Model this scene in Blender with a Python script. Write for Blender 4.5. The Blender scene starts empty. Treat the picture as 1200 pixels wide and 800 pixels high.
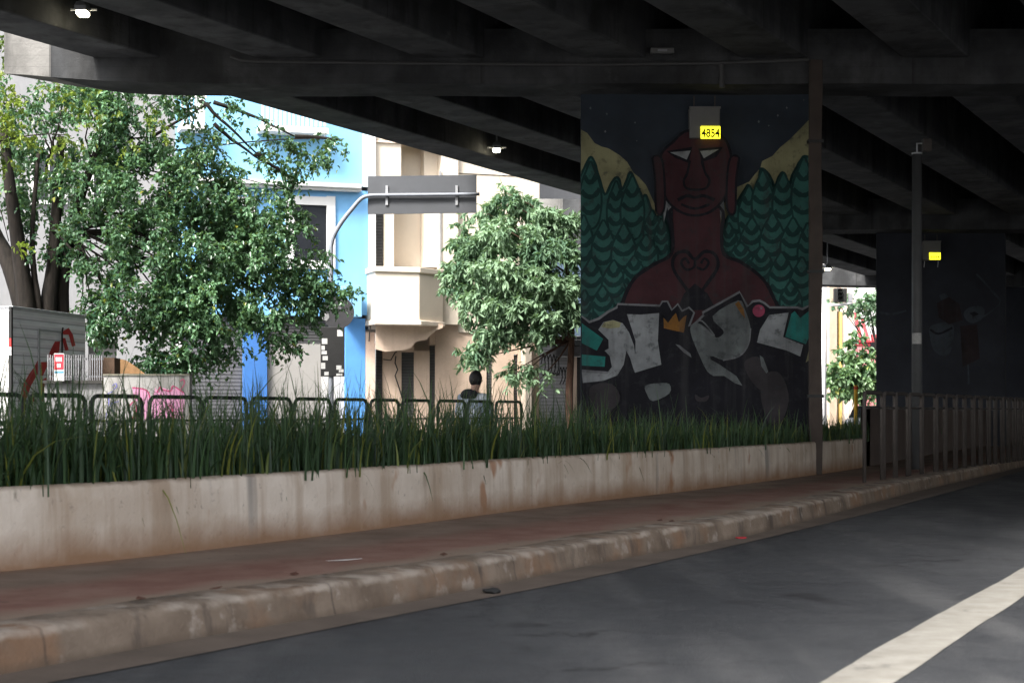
import bpy, bmesh, math, random
import numpy as np
from mathutils import Vector, Matrix, noise as mnoise
random.seed(7); rng = np.random.default_rng(11)
R = math.radians
scene = bpy.context.scene
COL = scene.collection
# ------------------------------------------------------------------ camera, sky, sun, exposure
CH = 1.25; HOR = 483.0; F = 2000.0
cd = bpy.data.cameras.new('camera'); cam = bpy.data.objects.new('camera', cd); COL.objects.link(cam)
cam.location = (0, 0, CH); cam.rotation_euler = (R(90), 0, 0)
cd.sensor_width = 36; cd.lens = 60; cd.shift_y = (HOR-400)/1200
cd.clip_start = .1; cd.clip_end = 2000
cd.dof.use_dof = True; cd.dof.focus_distance = 36; cd.dof.aperture_fstop = 4.5
scene.camera = cam
SUN_EL, SUN_AZ = 50.0, 214.0      # azimuth of the sun measured clockwise from +Y (camera looks along +Y)
w = bpy.data.worlds.new('World'); scene.world = w; w.use_nodes = True
nt = w.node_tree; bg = nt.nodes['Background']; sky = nt.nodes.new('ShaderNodeTexSky')
sky.sky_type = 'NISHITA'; sky.sun_disc = False; sky.sun_elevation = R(SUN_EL); sky.sun_rotation = R(SUN_AZ)
sky.dust_density = 4.0; sky.air_density = 1.0; sky.ozone_density = 1.0
hs = nt.nodes.new('ShaderNodeHueSaturation'); hs.inputs['Saturation'].default_value = .30; nt.links.new(sky.outputs[0], hs.inputs['Color']); nt.links.new(hs.outputs[0], bg.inputs[0]); bg.inputs[1].default_value = .085
sl = bpy.data.lights.new('sun', 'SUN'); so = bpy.data.objects.new('sun', sl); COL.objects.link(so)
sl.energy = 1.5; sl.angle = R(14); sl.color = (1, .96, .90)
sd = Vector((math.sin(R(SUN_AZ))*math.cos(R(SUN_EL)), math.cos(R(SUN_AZ))*math.cos(R(SUN_EL)), math.sin(R(SUN_EL))))
so.rotation_euler = sd.to_track_quat('Z', 'Y').to_euler(); so.location = (0, -10, 40)
vs = scene.view_settings; vs.view_transform = 'Standard'; vs.look = 'None'; vs.gamma = 1; vs.exposure = 2.6
scene.cycles.use_denoising = True
scene.cycles.max_bounces = 8; scene.cycles.diffuse_bounces = 5; scene.cycles.transparent_max_bounces = 8

# ------------------------------------------------------------------ helpers
def P(px, py, Y): return Vector(((px-600)/F*Y, Y, CH+(HOR-py)/F*Y))
def G(px, py, z=0.0):
    Y = (CH-z)*F/(py-HOR); return Vector(((px-600)/F*Y, Y, z))
def tag(o, label=None, cat=None, group=None, kind=None):
    if label: o['label'] = label
    if cat: o['category'] = cat
    if group: o['group'] = group
    if kind: o['kind'] = kind
    return o
def empty(name, loc=(0, 0, 0), rz=0.0, label=None, cat=None, group=None):
    o = bpy.data.objects.new(name, None); COL.objects.link(o); o.empty_display_size = .3
    o.location = loc; o.rotation_euler = (0, 0, rz); return tag(o, label, cat, group)
class MB:
    def __init__(s): s.v = []; s.f = []; s.m = []; s.mi = 0
    def add(s, vs, fs):
        b = len(s.v); s.v += [tuple(p) for p in vs]
        for f in fs: s.f.append([i+b for i in f]); s.m.append(s.mi)
        return s
    def box(s, x0, x1, y0, y1, z0, z1):
        x0, x1 = sorted((x0, x1)); y0, y1 = sorted((y0, y1)); z0, z1 = sorted((z0, z1))
        vs = [(x, y, z) for z in (z0, z1) for y in (y0, y1) for x in (x0, x1)]
        return s.add(vs, [(0, 2, 3, 1), (4, 5, 7, 6), (0, 1, 5, 4), (2, 6, 7, 3), (0, 4, 6, 2), (1, 3, 7, 5)])
    def obox(s, c, u, hx, hy, z0, z1):           # box centred at c (xy), long axis along u
        u = Vector((u[0], u[1])).normalized(); v = Vector((-u.y, u.x)); c = Vector((c[0], c[1])); vs = []
        for z in (z0, z1):
            for b in (-hy, hy):
                for a in (-hx, hx):
                    p = c+u*a+v*b; vs.append((p.x, p.y, z))
        return s.add(vs, [(0, 2, 3, 1), (4, 5, 7, 6), (0, 1, 5, 4), (2, 6, 7, 3), (0, 4, 6, 2), (1, 3, 7, 5)])
    def tube(s, pts, rad, seg=8, cap=True):
        pts = [Vector(p) for p in pts]; n = len(pts)
        if not isinstance(rad, (list, tuple)): rad = [rad]*n
        b = len(s.v); ref = None
        for i, p in enumerate(pts):
            t = (pts[min(i+1, n-1)]-pts[max(i-1, 0)]).normalized()
            if ref is None: ref = Vector((0, 0, 1)) if abs(t.z) < .9 else Vector((1, 0, 0))
            a = (ref-t*ref.dot(t)).normalized(); c = t.cross(a); ref = a
            for k in range(seg):
                q = 2*math.pi*k/seg; s.v.append(tuple(p+(a*math.cos(q)+c*math.sin(q))*rad[i]))
        for i in range(n-1):
            for k in range(seg):
                k2 = (k+1) % seg
                s.f.append([b+i*seg+k, b+i*seg+k2, b+(i+1)*seg+k2, b+(i+1)*seg+k]); s.m.append(s.mi)
        if cap:
            s.f.append([b+k for k in range(seg)][::-1]); s.m.append(s.mi)
            s.f.append([b+(n-1)*seg+k for k in range(seg)]); s.m.append(s.mi)
        return s
    def loft(s, rings, cap=True):
        b = len(s.v); n = len(rings); k = len(rings[0])
        for r in rings: s.v += [tuple(p) for p in r]
        for i in range(n-1):
            for j in range(k):
                j2 = (j+1) % k; s.f.append([b+i*k+j, b+i*k+j2, b+(i+1)*k+j2, b+(i+1)*k+j]); s.m.append(s.mi)
        if cap:
            s.f.append([b+j for j in range(k)][::-1]); s.m.append(s.mi)
            s.f.append([b+(n-1)*k+j for j in range(k)]); s.m.append(s.mi)
        return s
    def poly(s, pts): return s.add(pts, [list(range(len(pts)))])
    def prism(s, poly, fn, d0, d1):              # 2-D outline swept between depth d0 and d1 through fn(a, b, d)
        n = len(poly); vs = [fn(a, b, d0) for a, b in poly]+[fn(a, b, d1) for a, b in poly]
        fs = [list(range(n))[::-1], [n+i for i in range(n)]]+[[i, (i+1) % n, n+(i+1) % n, n+i] for i in range(n)]
        return s.add(vs, fs)
    def disc(s, c, r, ax=(0, -1, 0), seg=20, th=.01):
        ax = Vector(ax).normalized(); c = Vector(c)
        return s.tube([c-ax*th/2, c+ax*th/2], [r, r], seg)
    def build(s, name, mats, parent=None, smooth=False, bevel=0, recalc=True):
        me = bpy.data.meshes.new(name); me.from_pydata(s.v, [], s.f)
        if not isinstance(mats, (list, tuple)): mats = [mats]
        for m in mats: me.materials.append(m)
        me.polygons.foreach_set('material_index', s.m)
        if smooth: me.polygons.foreach_set('use_smooth', [True]*len(s.f))
        if recalc:
            bm = bmesh.new(); bm.from_mesh(me); bmesh.ops.recalc_face_normals(bm, faces=bm.faces[:]); bm.to_mesh(me); bm.free()
        me.update(); o = bpy.data.objects.new(name, me); COL.objects.link(o)
        if parent: o.parent = parent
        if bevel:
            md = o.modifiers.new('bevel', 'BEVEL'); md.width = bevel; md.segments = 2; md.limit_method = 'ANGLE'; md.angle_limit = R(40)
        return o
def copy_tree(o, parent=None):
    c = o.copy(); COL.objects.link(c); c.parent = parent
    for ch in list(o.children): copy_tree(ch, c)
    return c

# ------------------------------------------------------------------ materials
class NT:
    def __init__(s, name):
        s.m = bpy.data.materials.new(name); s.m.use_nodes = True; s.t = s.m.node_tree
        s.b = s.t.nodes['Principled BSDF']; s.pos = s.n('ShaderNodeNewGeometry').outputs['Position']
    def n(s, typ, **kw):
        x = s.t.nodes.new(typ)
        for k, v in kw.items(): setattr(x, k, v)
        return x
    def l(s, a, b): s.t.links.new(a, b)
    def noise(s, scale, detail=4, rough=.55, sc=(1, 1, 1), vec=None, off=(0, 0, 0)):
        mp = s.n('ShaderNodeMapping'); mp.inputs['Scale'].default_value = sc; mp.inputs['Location'].default_value = off
        s.l(vec or s.pos, mp.inputs[0]); x = s.n('ShaderNodeTexNoise')
        x.inputs['Scale'].default_value = scale; x.inputs['Detail'].default_value = detail; x.inputs['Roughness'].default_value = rough
        s.l(mp.outputs[0], x.inputs[0]); return x.outputs[0]
    def ramp(s, fac, a, b, lo=0., hi=1.):
        x = s.n('ShaderNodeMapRange'); x.inputs[1].default_value = a; x.inputs[2].default_value = b
        x.inputs[3].default_value = lo; x.inputs[4].default_value = hi; s.l(fac, x.inputs[0]); return x.outputs[0]
    def mix(s, fac, a, b, mode='MIX'):
        x = s.n('ShaderNodeMixRGB', blend_type=mode)
        for i, v in enumerate((fac, a, b)):
            if hasattr(v, 'links') or hasattr(v, 'is_linked'): s.l(v, x.inputs[i])
            elif i == 0: x.inputs[0].default_value = v
            else: x.inputs[i].default_value = (*v, 1) if len(v) == 3 else v
        return x.outputs[0]
    def math(s, op, a, b=0.):
        x = s.n('ShaderNodeMath', operation=op)
        for i, v in enumerate((a, b)):
            if hasattr(v, 'is_linked'): s.l(v, x.inputs[i])
            else: x.inputs[i].default_value = v
        return x.outputs[0]
    def sep(s, vec=None):
        x = s.n('ShaderNodeSeparateXYZ'); s.l(vec or s.pos, x.inputs[0]); return x.outputs
    def bump(s, h, strength=.3, dist=.02):
        x = s.n('ShaderNodeBump'); x.inputs['Strength'].default_value = strength; x.inputs['Distance'].default_value = dist
        s.l(h, x.inputs['Height']); s.l(x.outputs[0], s.b.inputs['Normal'])
    def out(s, col, rough=.8, metal=0., spec=.5):
        if hasattr(col, 'is_linked'): s.l(col, s.b.inputs['Base Color'])
        else: s.b.inputs['Base Color'].default_value = (*col, 1)
        if hasattr(rough, 'is_linked'): s.l(rough, s.b.inputs['Roughness'])
        else: s.b.inputs['Roughness'].default_value = rough
        s.b.inputs['Metallic'].default_value = metal; s.b.inputs['Specular IOR Level'].default_value = spec
        return s.m
def mul(c, k): return tuple(min(1, x*k) for x in c)
_M = {}
def mat(name, base, rough=.8, var=.18, scale=2.5, bump=.15, bscale=45, streak=0., scol=(.05, .045, .04), metal=0., spec=.4):
    if name in _M: return _M[name]
    n = NT(name); a = n.noise(scale, 5); b = n.noise(scale*9, 3)
    f = n.ramp(n.math('ADD', n.math('MULTIPLY', a, .7), n.math('MULTIPLY', b, .3)), .32, .68)
    c = n.mix(f, mul(base, 1-var), mul(base, 1+var))
    if streak:
        st = n.noise(3.0, 4, .6, (1.6, 1.6, .12)); c = n.mix(n.math('MULTIPLY', n.ramp(st, .5, .72), streak), c, scol)
    if bump: n.bump(n.noise(bscale, 4), bump, .01)
    _M[name] = n.out(c, n.ramp(b, .3, .7, max(.05, rough-.1), min(1, rough+.1)), metal, spec); return _M[name]
def emis(name, col, st):
    m = bpy.data.materials.new(name); m.use_nodes = True; b = m.node_tree.nodes['Principled BSDF']
    b.inputs['Base Color'].default_value = (*col, 1); b.inputs['Emission Color'].default_value = (*col, 1); b.inputs['Emission Strength'].default_value = st; return m

def m_asphalt():
    n = NT('asphalt'); big = n.noise(.35, 4, .5, (1, .45, 1)); fine = n.noise(95, 2, .7); mid = n.noise(3, 5); agg = n.noise(38, 3, .7)
    c = n.mix(n.ramp(big, .38, .62), (.030, .032, .036), (.057, .059, .063))
    lanes = n.noise(.9, 4, .55, (1.5, .22, 1), off=(2, 5, 0)); c = n.mix(n.math('MULTIPLY', n.ramp(lanes, .50, .64), .6), c, (.092, .092, .093))
    c = n.mix(n.math('MULTIPLY', n.ramp(fine, .55, .72), .7), c, (.16, .158, .15)); c = n.mix(n.math('MULTIPLY', n.ramp(agg, .56, .70), .5), c, (.028, .028, .028))
    c = n.mix(n.math('MULTIPLY', n.ramp(mid, .54, .74), .5), c, (.036, .036, .037))
    spot = n.noise(1.1, 3, .5, (1, .8, 1), off=(3.1, 7.7, 0)); c = n.mix(n.math('MULTIPLY', n.ramp(spot, .655, .70), .8), c, (.018, .018, .02))
    v = n.n('ShaderNodeTexVoronoi', feature='DISTANCE_TO_EDGE'); v.inputs['Scale'].default_value = .6
    wv = n.n('ShaderNodeVectorMath', operation='ADD'); nz = n.n('ShaderNodeTexNoise'); nz.inputs['Scale'].default_value = 1.8; nz.inputs['Detail'].default_value = 5
    n.l(n.pos, nz.inputs[0]); n.l(n.pos, wv.inputs[0]); n.l(nz.outputs[1], wv.inputs[1]); n.l(wv.outputs[0], v.inputs[0])
    c = n.mix(n.math('MULTIPLY', n.ramp(v.outputs[0], .0, .012, 1, 0), n.ramp(big, .48, .58, .0, .85)), c, (.016, .016, .016))
    n.bump(n.math('ADD', fine, n.math('ADD', agg, n.math('MULTIPLY', mid, .8))), .6, .012)
    return n.out(c, n.ramp(mid, .3, .7, .55, .8), 0, .4)
def m_wall():
    n = NT('painted_concrete_wall'); z = n.sep()[2]
    base = n.mix(n.ramp(n.noise(1.3, 5), .35, .65), (.53, .445, .365), (.69, .61, .525))
    st = n.noise(2.2, 5, .6, (1.5, 1.5, .10)); c = n.mix(n.math('MULTIPLY', n.ramp(st, .48, .66), .62), base, (.33, .235, .16))
    st2 = n.noise(1.6, 3, .5, (1.6, 1.6, .06), off=(9, 3, 0)); c = n.mix(n.math('MULTIPLY', n.ramp(st2, .62, .70), .65), c, (.16, .155, .15))
    rust = n.noise(2.6, 3, .5, (1, 1, .55), off=(2, 8, 4)); c = n.mix(n.math('MULTIPLY', n.ramp(rust, .64, .71), .75), c, (.34, .155, .07)); bl_ = n.noise(1.1, 5, .65, (1, 1, .8), off=(11, 2, 5)); c = n.mix(n.math('MULTIPLY', n.ramp(bl_, .50, .66), .55), c, (.40, .30, .21)); fl_ = n.noise(12, 4, .7, off=(5, 5, 5)); c = n.mix(n.math('MULTIPLY', n.ramp(fl_, .62, .70), .5), c, (.24, .20, .17))
    gr = n.math('ADD', z, n.math('MULTIPLY', n.noise(3, 4), .22)); c = n.mix(n.ramp(gr, .33, .56, .9, 0), c, (.26, .145, .08))
    tp = n.math('ADD', z, n.math('MULTIPLY', n.noise(6, 3), .06)); c = n.mix(n.ramp(tp, .755, .79, 0, .75), c, (.21, .15, .10))
    n.bump(n.math('ADD', n.noise(30, 4), n.math('MULTIPLY', n.noise(4, 3), 2)), .35, .02); return n.out(c, .9, 0, .25)
def m_kerb():
    n = NT('worn_kerb_concrete'); sp = n.sep(); al = n.math('ADD', n.math('MULTIPLY', sp[0], .42), n.math('MULTIPLY', sp[1], .907))
    c = n.mix(n.ramp(n.noise(2.2, 5), .33, .67), (.125, .092, .068), (.25, .195, .150))
    c = n.mix(n.math('MULTIPLY', n.ramp(n.noise(1.2, 4, .6, off=(5, 1, 2)), .52, .66), .65), c, (.23, .13, .075))
    c = n.mix(n.math('MULTIPLY', n.ramp(n.noise(3.2, 5, .65, (1.2, 1.2, .25), off=(1, 1, 9)), .55, .68), .75), c, (.060, .050, .045))
    z = n.math('ADD', sp[2], n.math('MULTIPLY', n.noise(5, 4), .09)); edge = n.math('MULTIPLY', n.ramp(z, .20, .225), n.ramp(z, .245, .262, 1, 0))
    c = n.mix(n.math('MULTIPLY', edge, n.ramp(n.noise(2.5, 4, off=(3, 3, 3)), .42, .6, 0, .8)), c, (.40, .345, .29))
    c = n.mix(n.math('MULTIPLY', n.ramp(n.noise(3.5, 5, .6, off=(7, 7, 1)), .60, .68), .7), c, (.36, .31, .265))
    c = n.mix(n.ramp(n.math('ADD', sp[2], n.math('MULTIPLY', n.noise(9, 4), .06)), .04, .09, .7, 0), c, (.10, .075, .055))
    jn = n.math('ABSOLUTE', n.math('SUBTRACT', n.math('FRACT', n.math('ADD', n.math('MULTIPLY', al, .83), n.math('MULTIPLY', n.noise(6, 2), .02))), .5)); c = n.mix(n.math('MULTIPLY', n.ramp(jn, .003, .012, .55, 0), n.ramp(n.noise(1.7, 3, off=(8, 2, 2)), .42, .58)), c, (.05, .042, .037))
    n.bump(n.math('ADD', n.noise(45, 4), n.math('ADD', n.math('MULTIPLY', n.noise(7, 5, .65), 2.2), n.ramp(jn, .0, .012, -.25, 0))), .3, .02); return n.out(c, .92, 0, .25)
def m_pave():
    n = NT('worn_red_pavement'); uv = n.n('ShaderNodeUVMap').outputs[0]; s = n.sep(uv)
    v = n.math('ADD', s[0], n.math('MULTIPLY', n.math('SUBTRACT', n.noise(1.1, 4), .5), .35))
    base = n.mix(n.ramp(n.noise(1.6, 5), .33, .67), (.165, .115, .088), (.25, .19, .15))
    red = n.mix(n.ramp(n.noise(2.4, 5), .35, .65), (.205, .105, .082), (.27, .165, .13))
    c = n.mix(n.ramp(v, .06, .16), (.25, .185, .14), red); c = n.mix(n.ramp(v, .42, .62), c, base)
    c = n.mix(n.ramp(v, .86, .99, 0, .6), c, (.22, .12, .07))
    pale = n.noise(.9, 4, .6, (1, .4, 1), off=(4, 4, 0)); c = n.mix(n.math('MULTIPLY', n.ramp(pale, .56, .68), .5), c, (.33, .26, .20))
    c = n.mix(n.math('MULTIPLY', n.ramp(n.noise(14, 3), .64, .72), .6), c, (.07, .055, .05))
    n.bump(n.noise(50, 4), .4, .01); return n.out(c, .9, 0, .25)
def m_line():
    n = NT('road_paint'); c = n.mix(n.ramp(n.noise(5, 5), .35, .7), (.25, .232, .20), (.34, .322, .285))
    c = n.mix(n.math('MULTIPLY', n.ramp(n.noise(3.2, 5, .65, off=(1, 4, 0)), .60, .70), .75), c, (.10, .097, .09))
    c = n.mix(n.math('MULTIPLY', n.ramp(n.noise(60, 2), .6, .7), .35), c, (.2, .2, .19)); n.bump(n.noise(70, 3), .4, .008); return n.out(c, .7)
def m_deck(name, a, b):
    n = NT(name); c = n.mix(n.ramp(n.noise(.9, 5), .33, .67), a, b)
    st = n.noise(1.5, 5, .6, (1.5, 1.5, .25)); c = n.mix(n.math('MULTIPLY', n.ramp(st, .50, .68), .75), c, (.045, .045, .045))
    ef = n.noise(1.0, 5, .65, off=(3, 9, 1)); c = n.mix(n.math('MULTIPLY', n.ramp(ef, .62, .72), .5), c, mul(b, 1.5))
    sp = n.sep()[2]; wv = n.math('FRACT', n.math('MULTIPLY', sp, 5.2)); bl = n.ramp(wv, 0, .06, 1, 0)
    c = n.mix(n.math('MULTIPLY', bl, .35), c, (.03, .03, .03)); px_ = n.sep(); al = n.math('ADD', n.math('MULTIPLY', px_[0], .44), n.math('MULTIPLY', px_[1], .898)); jn = n.ramp(n.math('FRACT', n.math('MULTIPLY', al, .31)), .0, .012, 1, 0); c = n.mix(n.math('MULTIPLY', jn, .6), c, (.02, .02, .02)); lg_ = n.noise(2.0, 4, .6, (.5, .5, .5), off=(6, 2, 8)); c = n.mix(n.math('MULTIPLY', n.ramp(lg_, .46, .58), .45), c, mul(a, .45))
    n.bump(n.math('ADD', n.noise(25, 4), n.math('MULTIPLY', n.noise(3, 3), 1.5)), .4, .02); return n.out(c, .92, 0, .2)
def m_leaf(name, dark, light, trans=.35, rough=.35, spec=.5):
    n = NT(name); at = n.n('ShaderNodeAttribute', attribute_name='tint'); s = n.sep(at.outputs['Vector'])
    c = n.mix(s[0], dark, light); c = n.mix(s[1], c, (.30, .30, .03))
    n.out(c, rough, 0, spec); tr = n.n('ShaderNodeBsdfTranslucent'); n.l(n.mix(.5, c, (.16, .26, .03)), tr.inputs[0])
    mx = n.n('ShaderNodeMixShader'); mx.inputs[0].default_value = trans; o = n.t.nodes['Material Output']
    n.l(n.b.outputs[0], mx.inputs[1]); n.l(tr.outputs[0], mx.inputs[2]); n.l(mx.outputs[0], o.inputs[0]); return n.m
def m_bark(name, a, b):
    n = NT(name); f = n.noise(4, 5, .6, (3, 3, .5)); n.bump(f, .8, .03); return n.out(n.mix(n.ramp(f, .3, .7), a, b), .9, 0, .2)
ASPH, WALL, KERB, PAVE, LINE = m_asphalt(), m_wall(), m_kerb(), m_pave(), m_line()
SOFFIT = m_deck('girder_concrete', (.078, .080, .085), (.132, .135, .14))
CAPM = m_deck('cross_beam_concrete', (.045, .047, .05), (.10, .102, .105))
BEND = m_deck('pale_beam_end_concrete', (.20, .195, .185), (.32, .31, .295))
SLAB = m_deck('slab_concrete', (.035, .035, .037), (.06, .06, .062))
GUTTER = mat('gutter_concrete', (.125, .098, .078), .92, .28, 1.8, .4, 40)
SOIL = mat('soil', (.05, .035, .025), .95, .3, 4, .5)
STREET = mat('street_asphalt', (.07, .07, .07), .9)
GALV = mat('galvanised_steel', (.42, .43, .45), .45, .12, 6, .05, metal=.6)
DARKSTEEL = mat('dark_painted_steel', (.014, .016, .016), .55, .2, 8, .1)
FENCEM = mat('grey_brown_paint', (.066, .056, .051), .65, .25, 8, .1)

# ------------------------------------------------------------------ ground, road, kerb, pavement
def path(pts, ext=(.62, .43), y0=3., y1=75., step=.25, sm=7):
    pts = sorted(pts, key=lambda p: p[1]); ys = np.array([p[1] for p in pts]); xs = np.array([p[0] for p in pts])
    Y = np.arange(y0, y1, step); X = np.interp(Y, ys, xs)
    X = np.where(Y < ys[0], xs[0]+(Y-ys[0])*ext[0], X); X = np.where(Y > ys[-1], xs[-1]+(Y-ys[-1])*ext[1], X)
    k = np.hanning(sm*2+1); k /= k.sum(); Xp = np.pad(X, sm, mode='reflect', reflect_type='odd'); X = np.convolve(Xp, k, 'valid')
    return np.stack([X, Y], 1)
def gp(l, z): return [(G(a, b, z).x, G(a, b, z).y) for a, b in l]
ZP = .2
WP = path(gp([(0, 669), (117, 659), (233, 645), (333, 633), (400, 625), (560, 604), (667, 590), (800, 576), (950, 557), (1013, 547.5), (1107, 529)], ZP))
KP = path(gp([(0, 795), (233, 746), (400, 723), (533, 696), (633, 676), (700, 661), (800, 643), (873, 630), (967, 605), (1067, 578), (1200, 547)], 0))
GP = path(gp([(65, 800), (400, 734), (567, 701), (667, 683), (800, 653), (900, 630), (1033, 598), (1133, 571), (1200, 551)], 0))
def normals(p):
    t = np.gradient(p, axis=0); t /= np.linalg.norm(t, axis=1)[:, None]; return np.stack([-t[:, 1], t[:, 0]], 1)
def sweep(p, prof, jit=0.0, seed=0):
    r = np.random.default_rng(seed); nl = normals(p); mb = MB(); k = len(prof); N = len(p)
    jj = np.zeros((N, k, 2))
    if jit:
        base = r.normal(0, 1, (N, k, 2)); kk = np.array([.25, .5, .25])
        for a in range(k):
            for b in range(2): jj[:, a, b] = (np.convolve(base[:, a, b], kk, 'same'))*jit
    for i in range(N):
        for j, (o, z) in enumerate(prof):
            q = p[i]+nl[i]*(o+jj[i, j, 0]); mb.v.append((q[0], q[1], z+jj[i, j, 1]))
    for i in range(N-1):
        for j in range(k-1):
            mb.f.append([i*k+j, i*k+j+1, (i+1)*k+j+1, (i+1)*k+j]); mb.m.append(0)
    return mb
def bridge(name, pa, pb, za, zb, m, offa=0, offb=0, cols=6, kind='structure'):
    na, nb = normals(pa), normals(pb); a = pa+na*offa; b = pb+nb*offb; N = len(a); vs = []; fs = []; uv = []
    for i in range(N):
        for j in range(cols+1):
            t = j/cols; q = a[i]*(1-t)+b[i]*t; vs.append((q[0], q[1], za*(1-t)+zb*t))
    for i in range(N-1):
        for j in range(cols): k = cols+1; fs.append([i*k+j, (i+1)*k+j, (i+1)*k+j+1, i*k+j+1])
    me = bpy.data.meshes.new(name); me.from_pydata(vs, [], fs); me.materials.append(m); u = me.uv_layers.new(name='UVMap')
    li = np.zeros(len(me.loops), dtype=np.int32); me.loops.foreach_get('vertex_index', li)
    u.data.foreach_set('uv', np.stack([(li % (cols+1))/cols, (li//(cols+1))/N], 1).astype(np.float32).ravel())
    bm = bmesh.new(); bm.from_mesh(me); bmesh.ops.recalc_face_normals(bm, faces=bm.faces[:]); bm.to_mesh(me); bm.free()
    o = bpy.data.objects.new(name, me); COL.objects.link(o); return tag(o, kind=kind)
tag(MB().poly([(-400, -300, -.06), (400, -300, -.06), (400, 500, -.06), (-400, 500, -.06)]).build('ground', STREET), kind='structure')
RR = GP.copy(); RR[:, 0] += 26
bridge('road', RR, GP, 0, 0, ASPH, offb=.15, cols=2)
bridge('gutter', GP, KP, .005, .012, GUTTER, cols=4)
tag(sweep(KP, [(-.012, -.02), (0, .03), (.010, .10), (.020, .155), (.030, .182), (.048, .197), (.085, .203), (.2, .205), (.34, .206), (.36, .19)], .0055, 3).build('kerb', KERB, smooth=True), kind='structure')
bridge('pavement', KP, WP, .2, ZP, PAVE, offa=.33, offb=.1, cols=8)
ls = gp([(963, 800), (1033, 756), (1150, 693), (1200, 665)], 0); le = gp([(1050, 800), (1100, 763), (1200, 698)], 0)
LA, LB = path(ls, (.463, .463), 4, 60), path(le, (.463, .463), 4, 60)
_j = np.random.default_rng(4)
for q_ in (LA, LB): q_[:, 0] += np.convolve(_j.normal(0, .009, len(q_)), [.3, .4, .3], 'same')
bridge('lane_line', LB, LA, .004, .004, LINE, cols=2)
# far street behind the planter
HP = WP.copy(); nl = normals(WP); HP = WP+nl*1.75
FP = WP+nl*60
bridge('street', HP, FP, .05, .05, STREET, cols=2)
bridge('soil', WP, HP, .68, .68, SOIL, offa=.15)

# ------------------------------------------------------------------ planter wall
iw = (WP[:, 1] < 32.9)
wp = WP[iw]
mb = sweep(wp, [(0, ZP-.05), (.0, .4), (.004, .62), (.012, .73), (.035, .752), (.1, .756), (.155, .745), (.16, .6)], .004, 5)
tag(mb.build('planter_wall', WALL, smooth=True), 'long low off-white concrete planter wall streaked with dirt and rust, running beside the pavement', 'wall')
wb = WP[(WP[:, 1] > 33.1) & (WP[:, 1] < 62)]
mb = sweep(wb, [(0, 0.1), (0, 1.31), (.18, 1.32), (.18, .1)], .003, 6)
tag(mb.build('boundary_wall', mat('brown_wall_paint', (.13, .098, .085), .9, .25, 1.5, .3, 30, .4)), 'taller plain brown wall behind the pedestrian railing, right of the painted pillar', 'wall')

# ------------------------------------------------------------------ viaduct
DD = Vector((.440, .898)); NN = Vector((.898, -.440))
def dk(n, s): return (NN.x*n+DD.x*s, NN.y*n+DD.y*s)
S0, S1 = -15.0, 150.0; G2, S2, S3 = 3.0, 13.5, 13.5
NG = 7; N0 = -19.15; PT = 2.47; GW = 1.02
deck = empty('viaduct_deck', (*dk(-9, 40), 0), 0, 'dark concrete viaduct deck on parallel girders spanning overhead', 'bridge')
def dkbox(n0, n1, s0, s1, z0, z1, name, m, bevel=0):
    mb = MB(); vs = []
    ox, oy = deck.location.x, deck.location.y
    for z in (z0, z1):
        for s in (s0, s1):
            for n in (n0, n1):
                x, y = dk(n, s); vs.append((x-ox, y-oy, z))
    mb.add(vs, [(0, 2, 3, 1), (4, 5, 7, 6), (0, 1, 5, 4), (2, 6, 7, 3), (0, 4, 6, 2), (1, 3, 7, 5)])
    return mb.build(name, m, deck, bevel=bevel)
for k in range(NG): dkbox(N0+PT*k, N0+PT*k+GW, S0, S1, 7.27, 8.62, 'girder', SOFFIT, .03)
NR = N0+PT*(NG-1)+GW
dkbox(N0-.12, NR+.15, S0, S1, 8.6, 8.9, 'deck_slab', SLAB)
dkbox(N0-.12, N0+.1, S0, S1, 8.9, 9.6, 'parapet', CAPM)
dkbox(NR-.1, NR+.15, S0, S1, 8.9, 9.8, 'parapet', CAPM)
dkbox(NR+G2, NR+G2+60, S2, S1, 7.6, 8.9, 'unseen_sky_blocker', SLAB)  # unseen wide slab, added to block sky light from the right
dkbox(NR+.15, NR+G2, S3, S1, 7.6, 8.9, 'unseen_slit_blocker', SLAB)  # unseen filler slab, added to close the light slit farther along
SH = Vector((10.1, 23.1))
def mural_px(a, b, d, Y=29.85): return ((a-600)/F*Y, Y-d, CH+(HOR-b)/F*Y)
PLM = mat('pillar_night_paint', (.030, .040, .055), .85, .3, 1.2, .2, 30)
PLM2 = mat('pillar_black_paint', (.030, .034, .045), .85, .3, 1.2, .2, 30)
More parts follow.
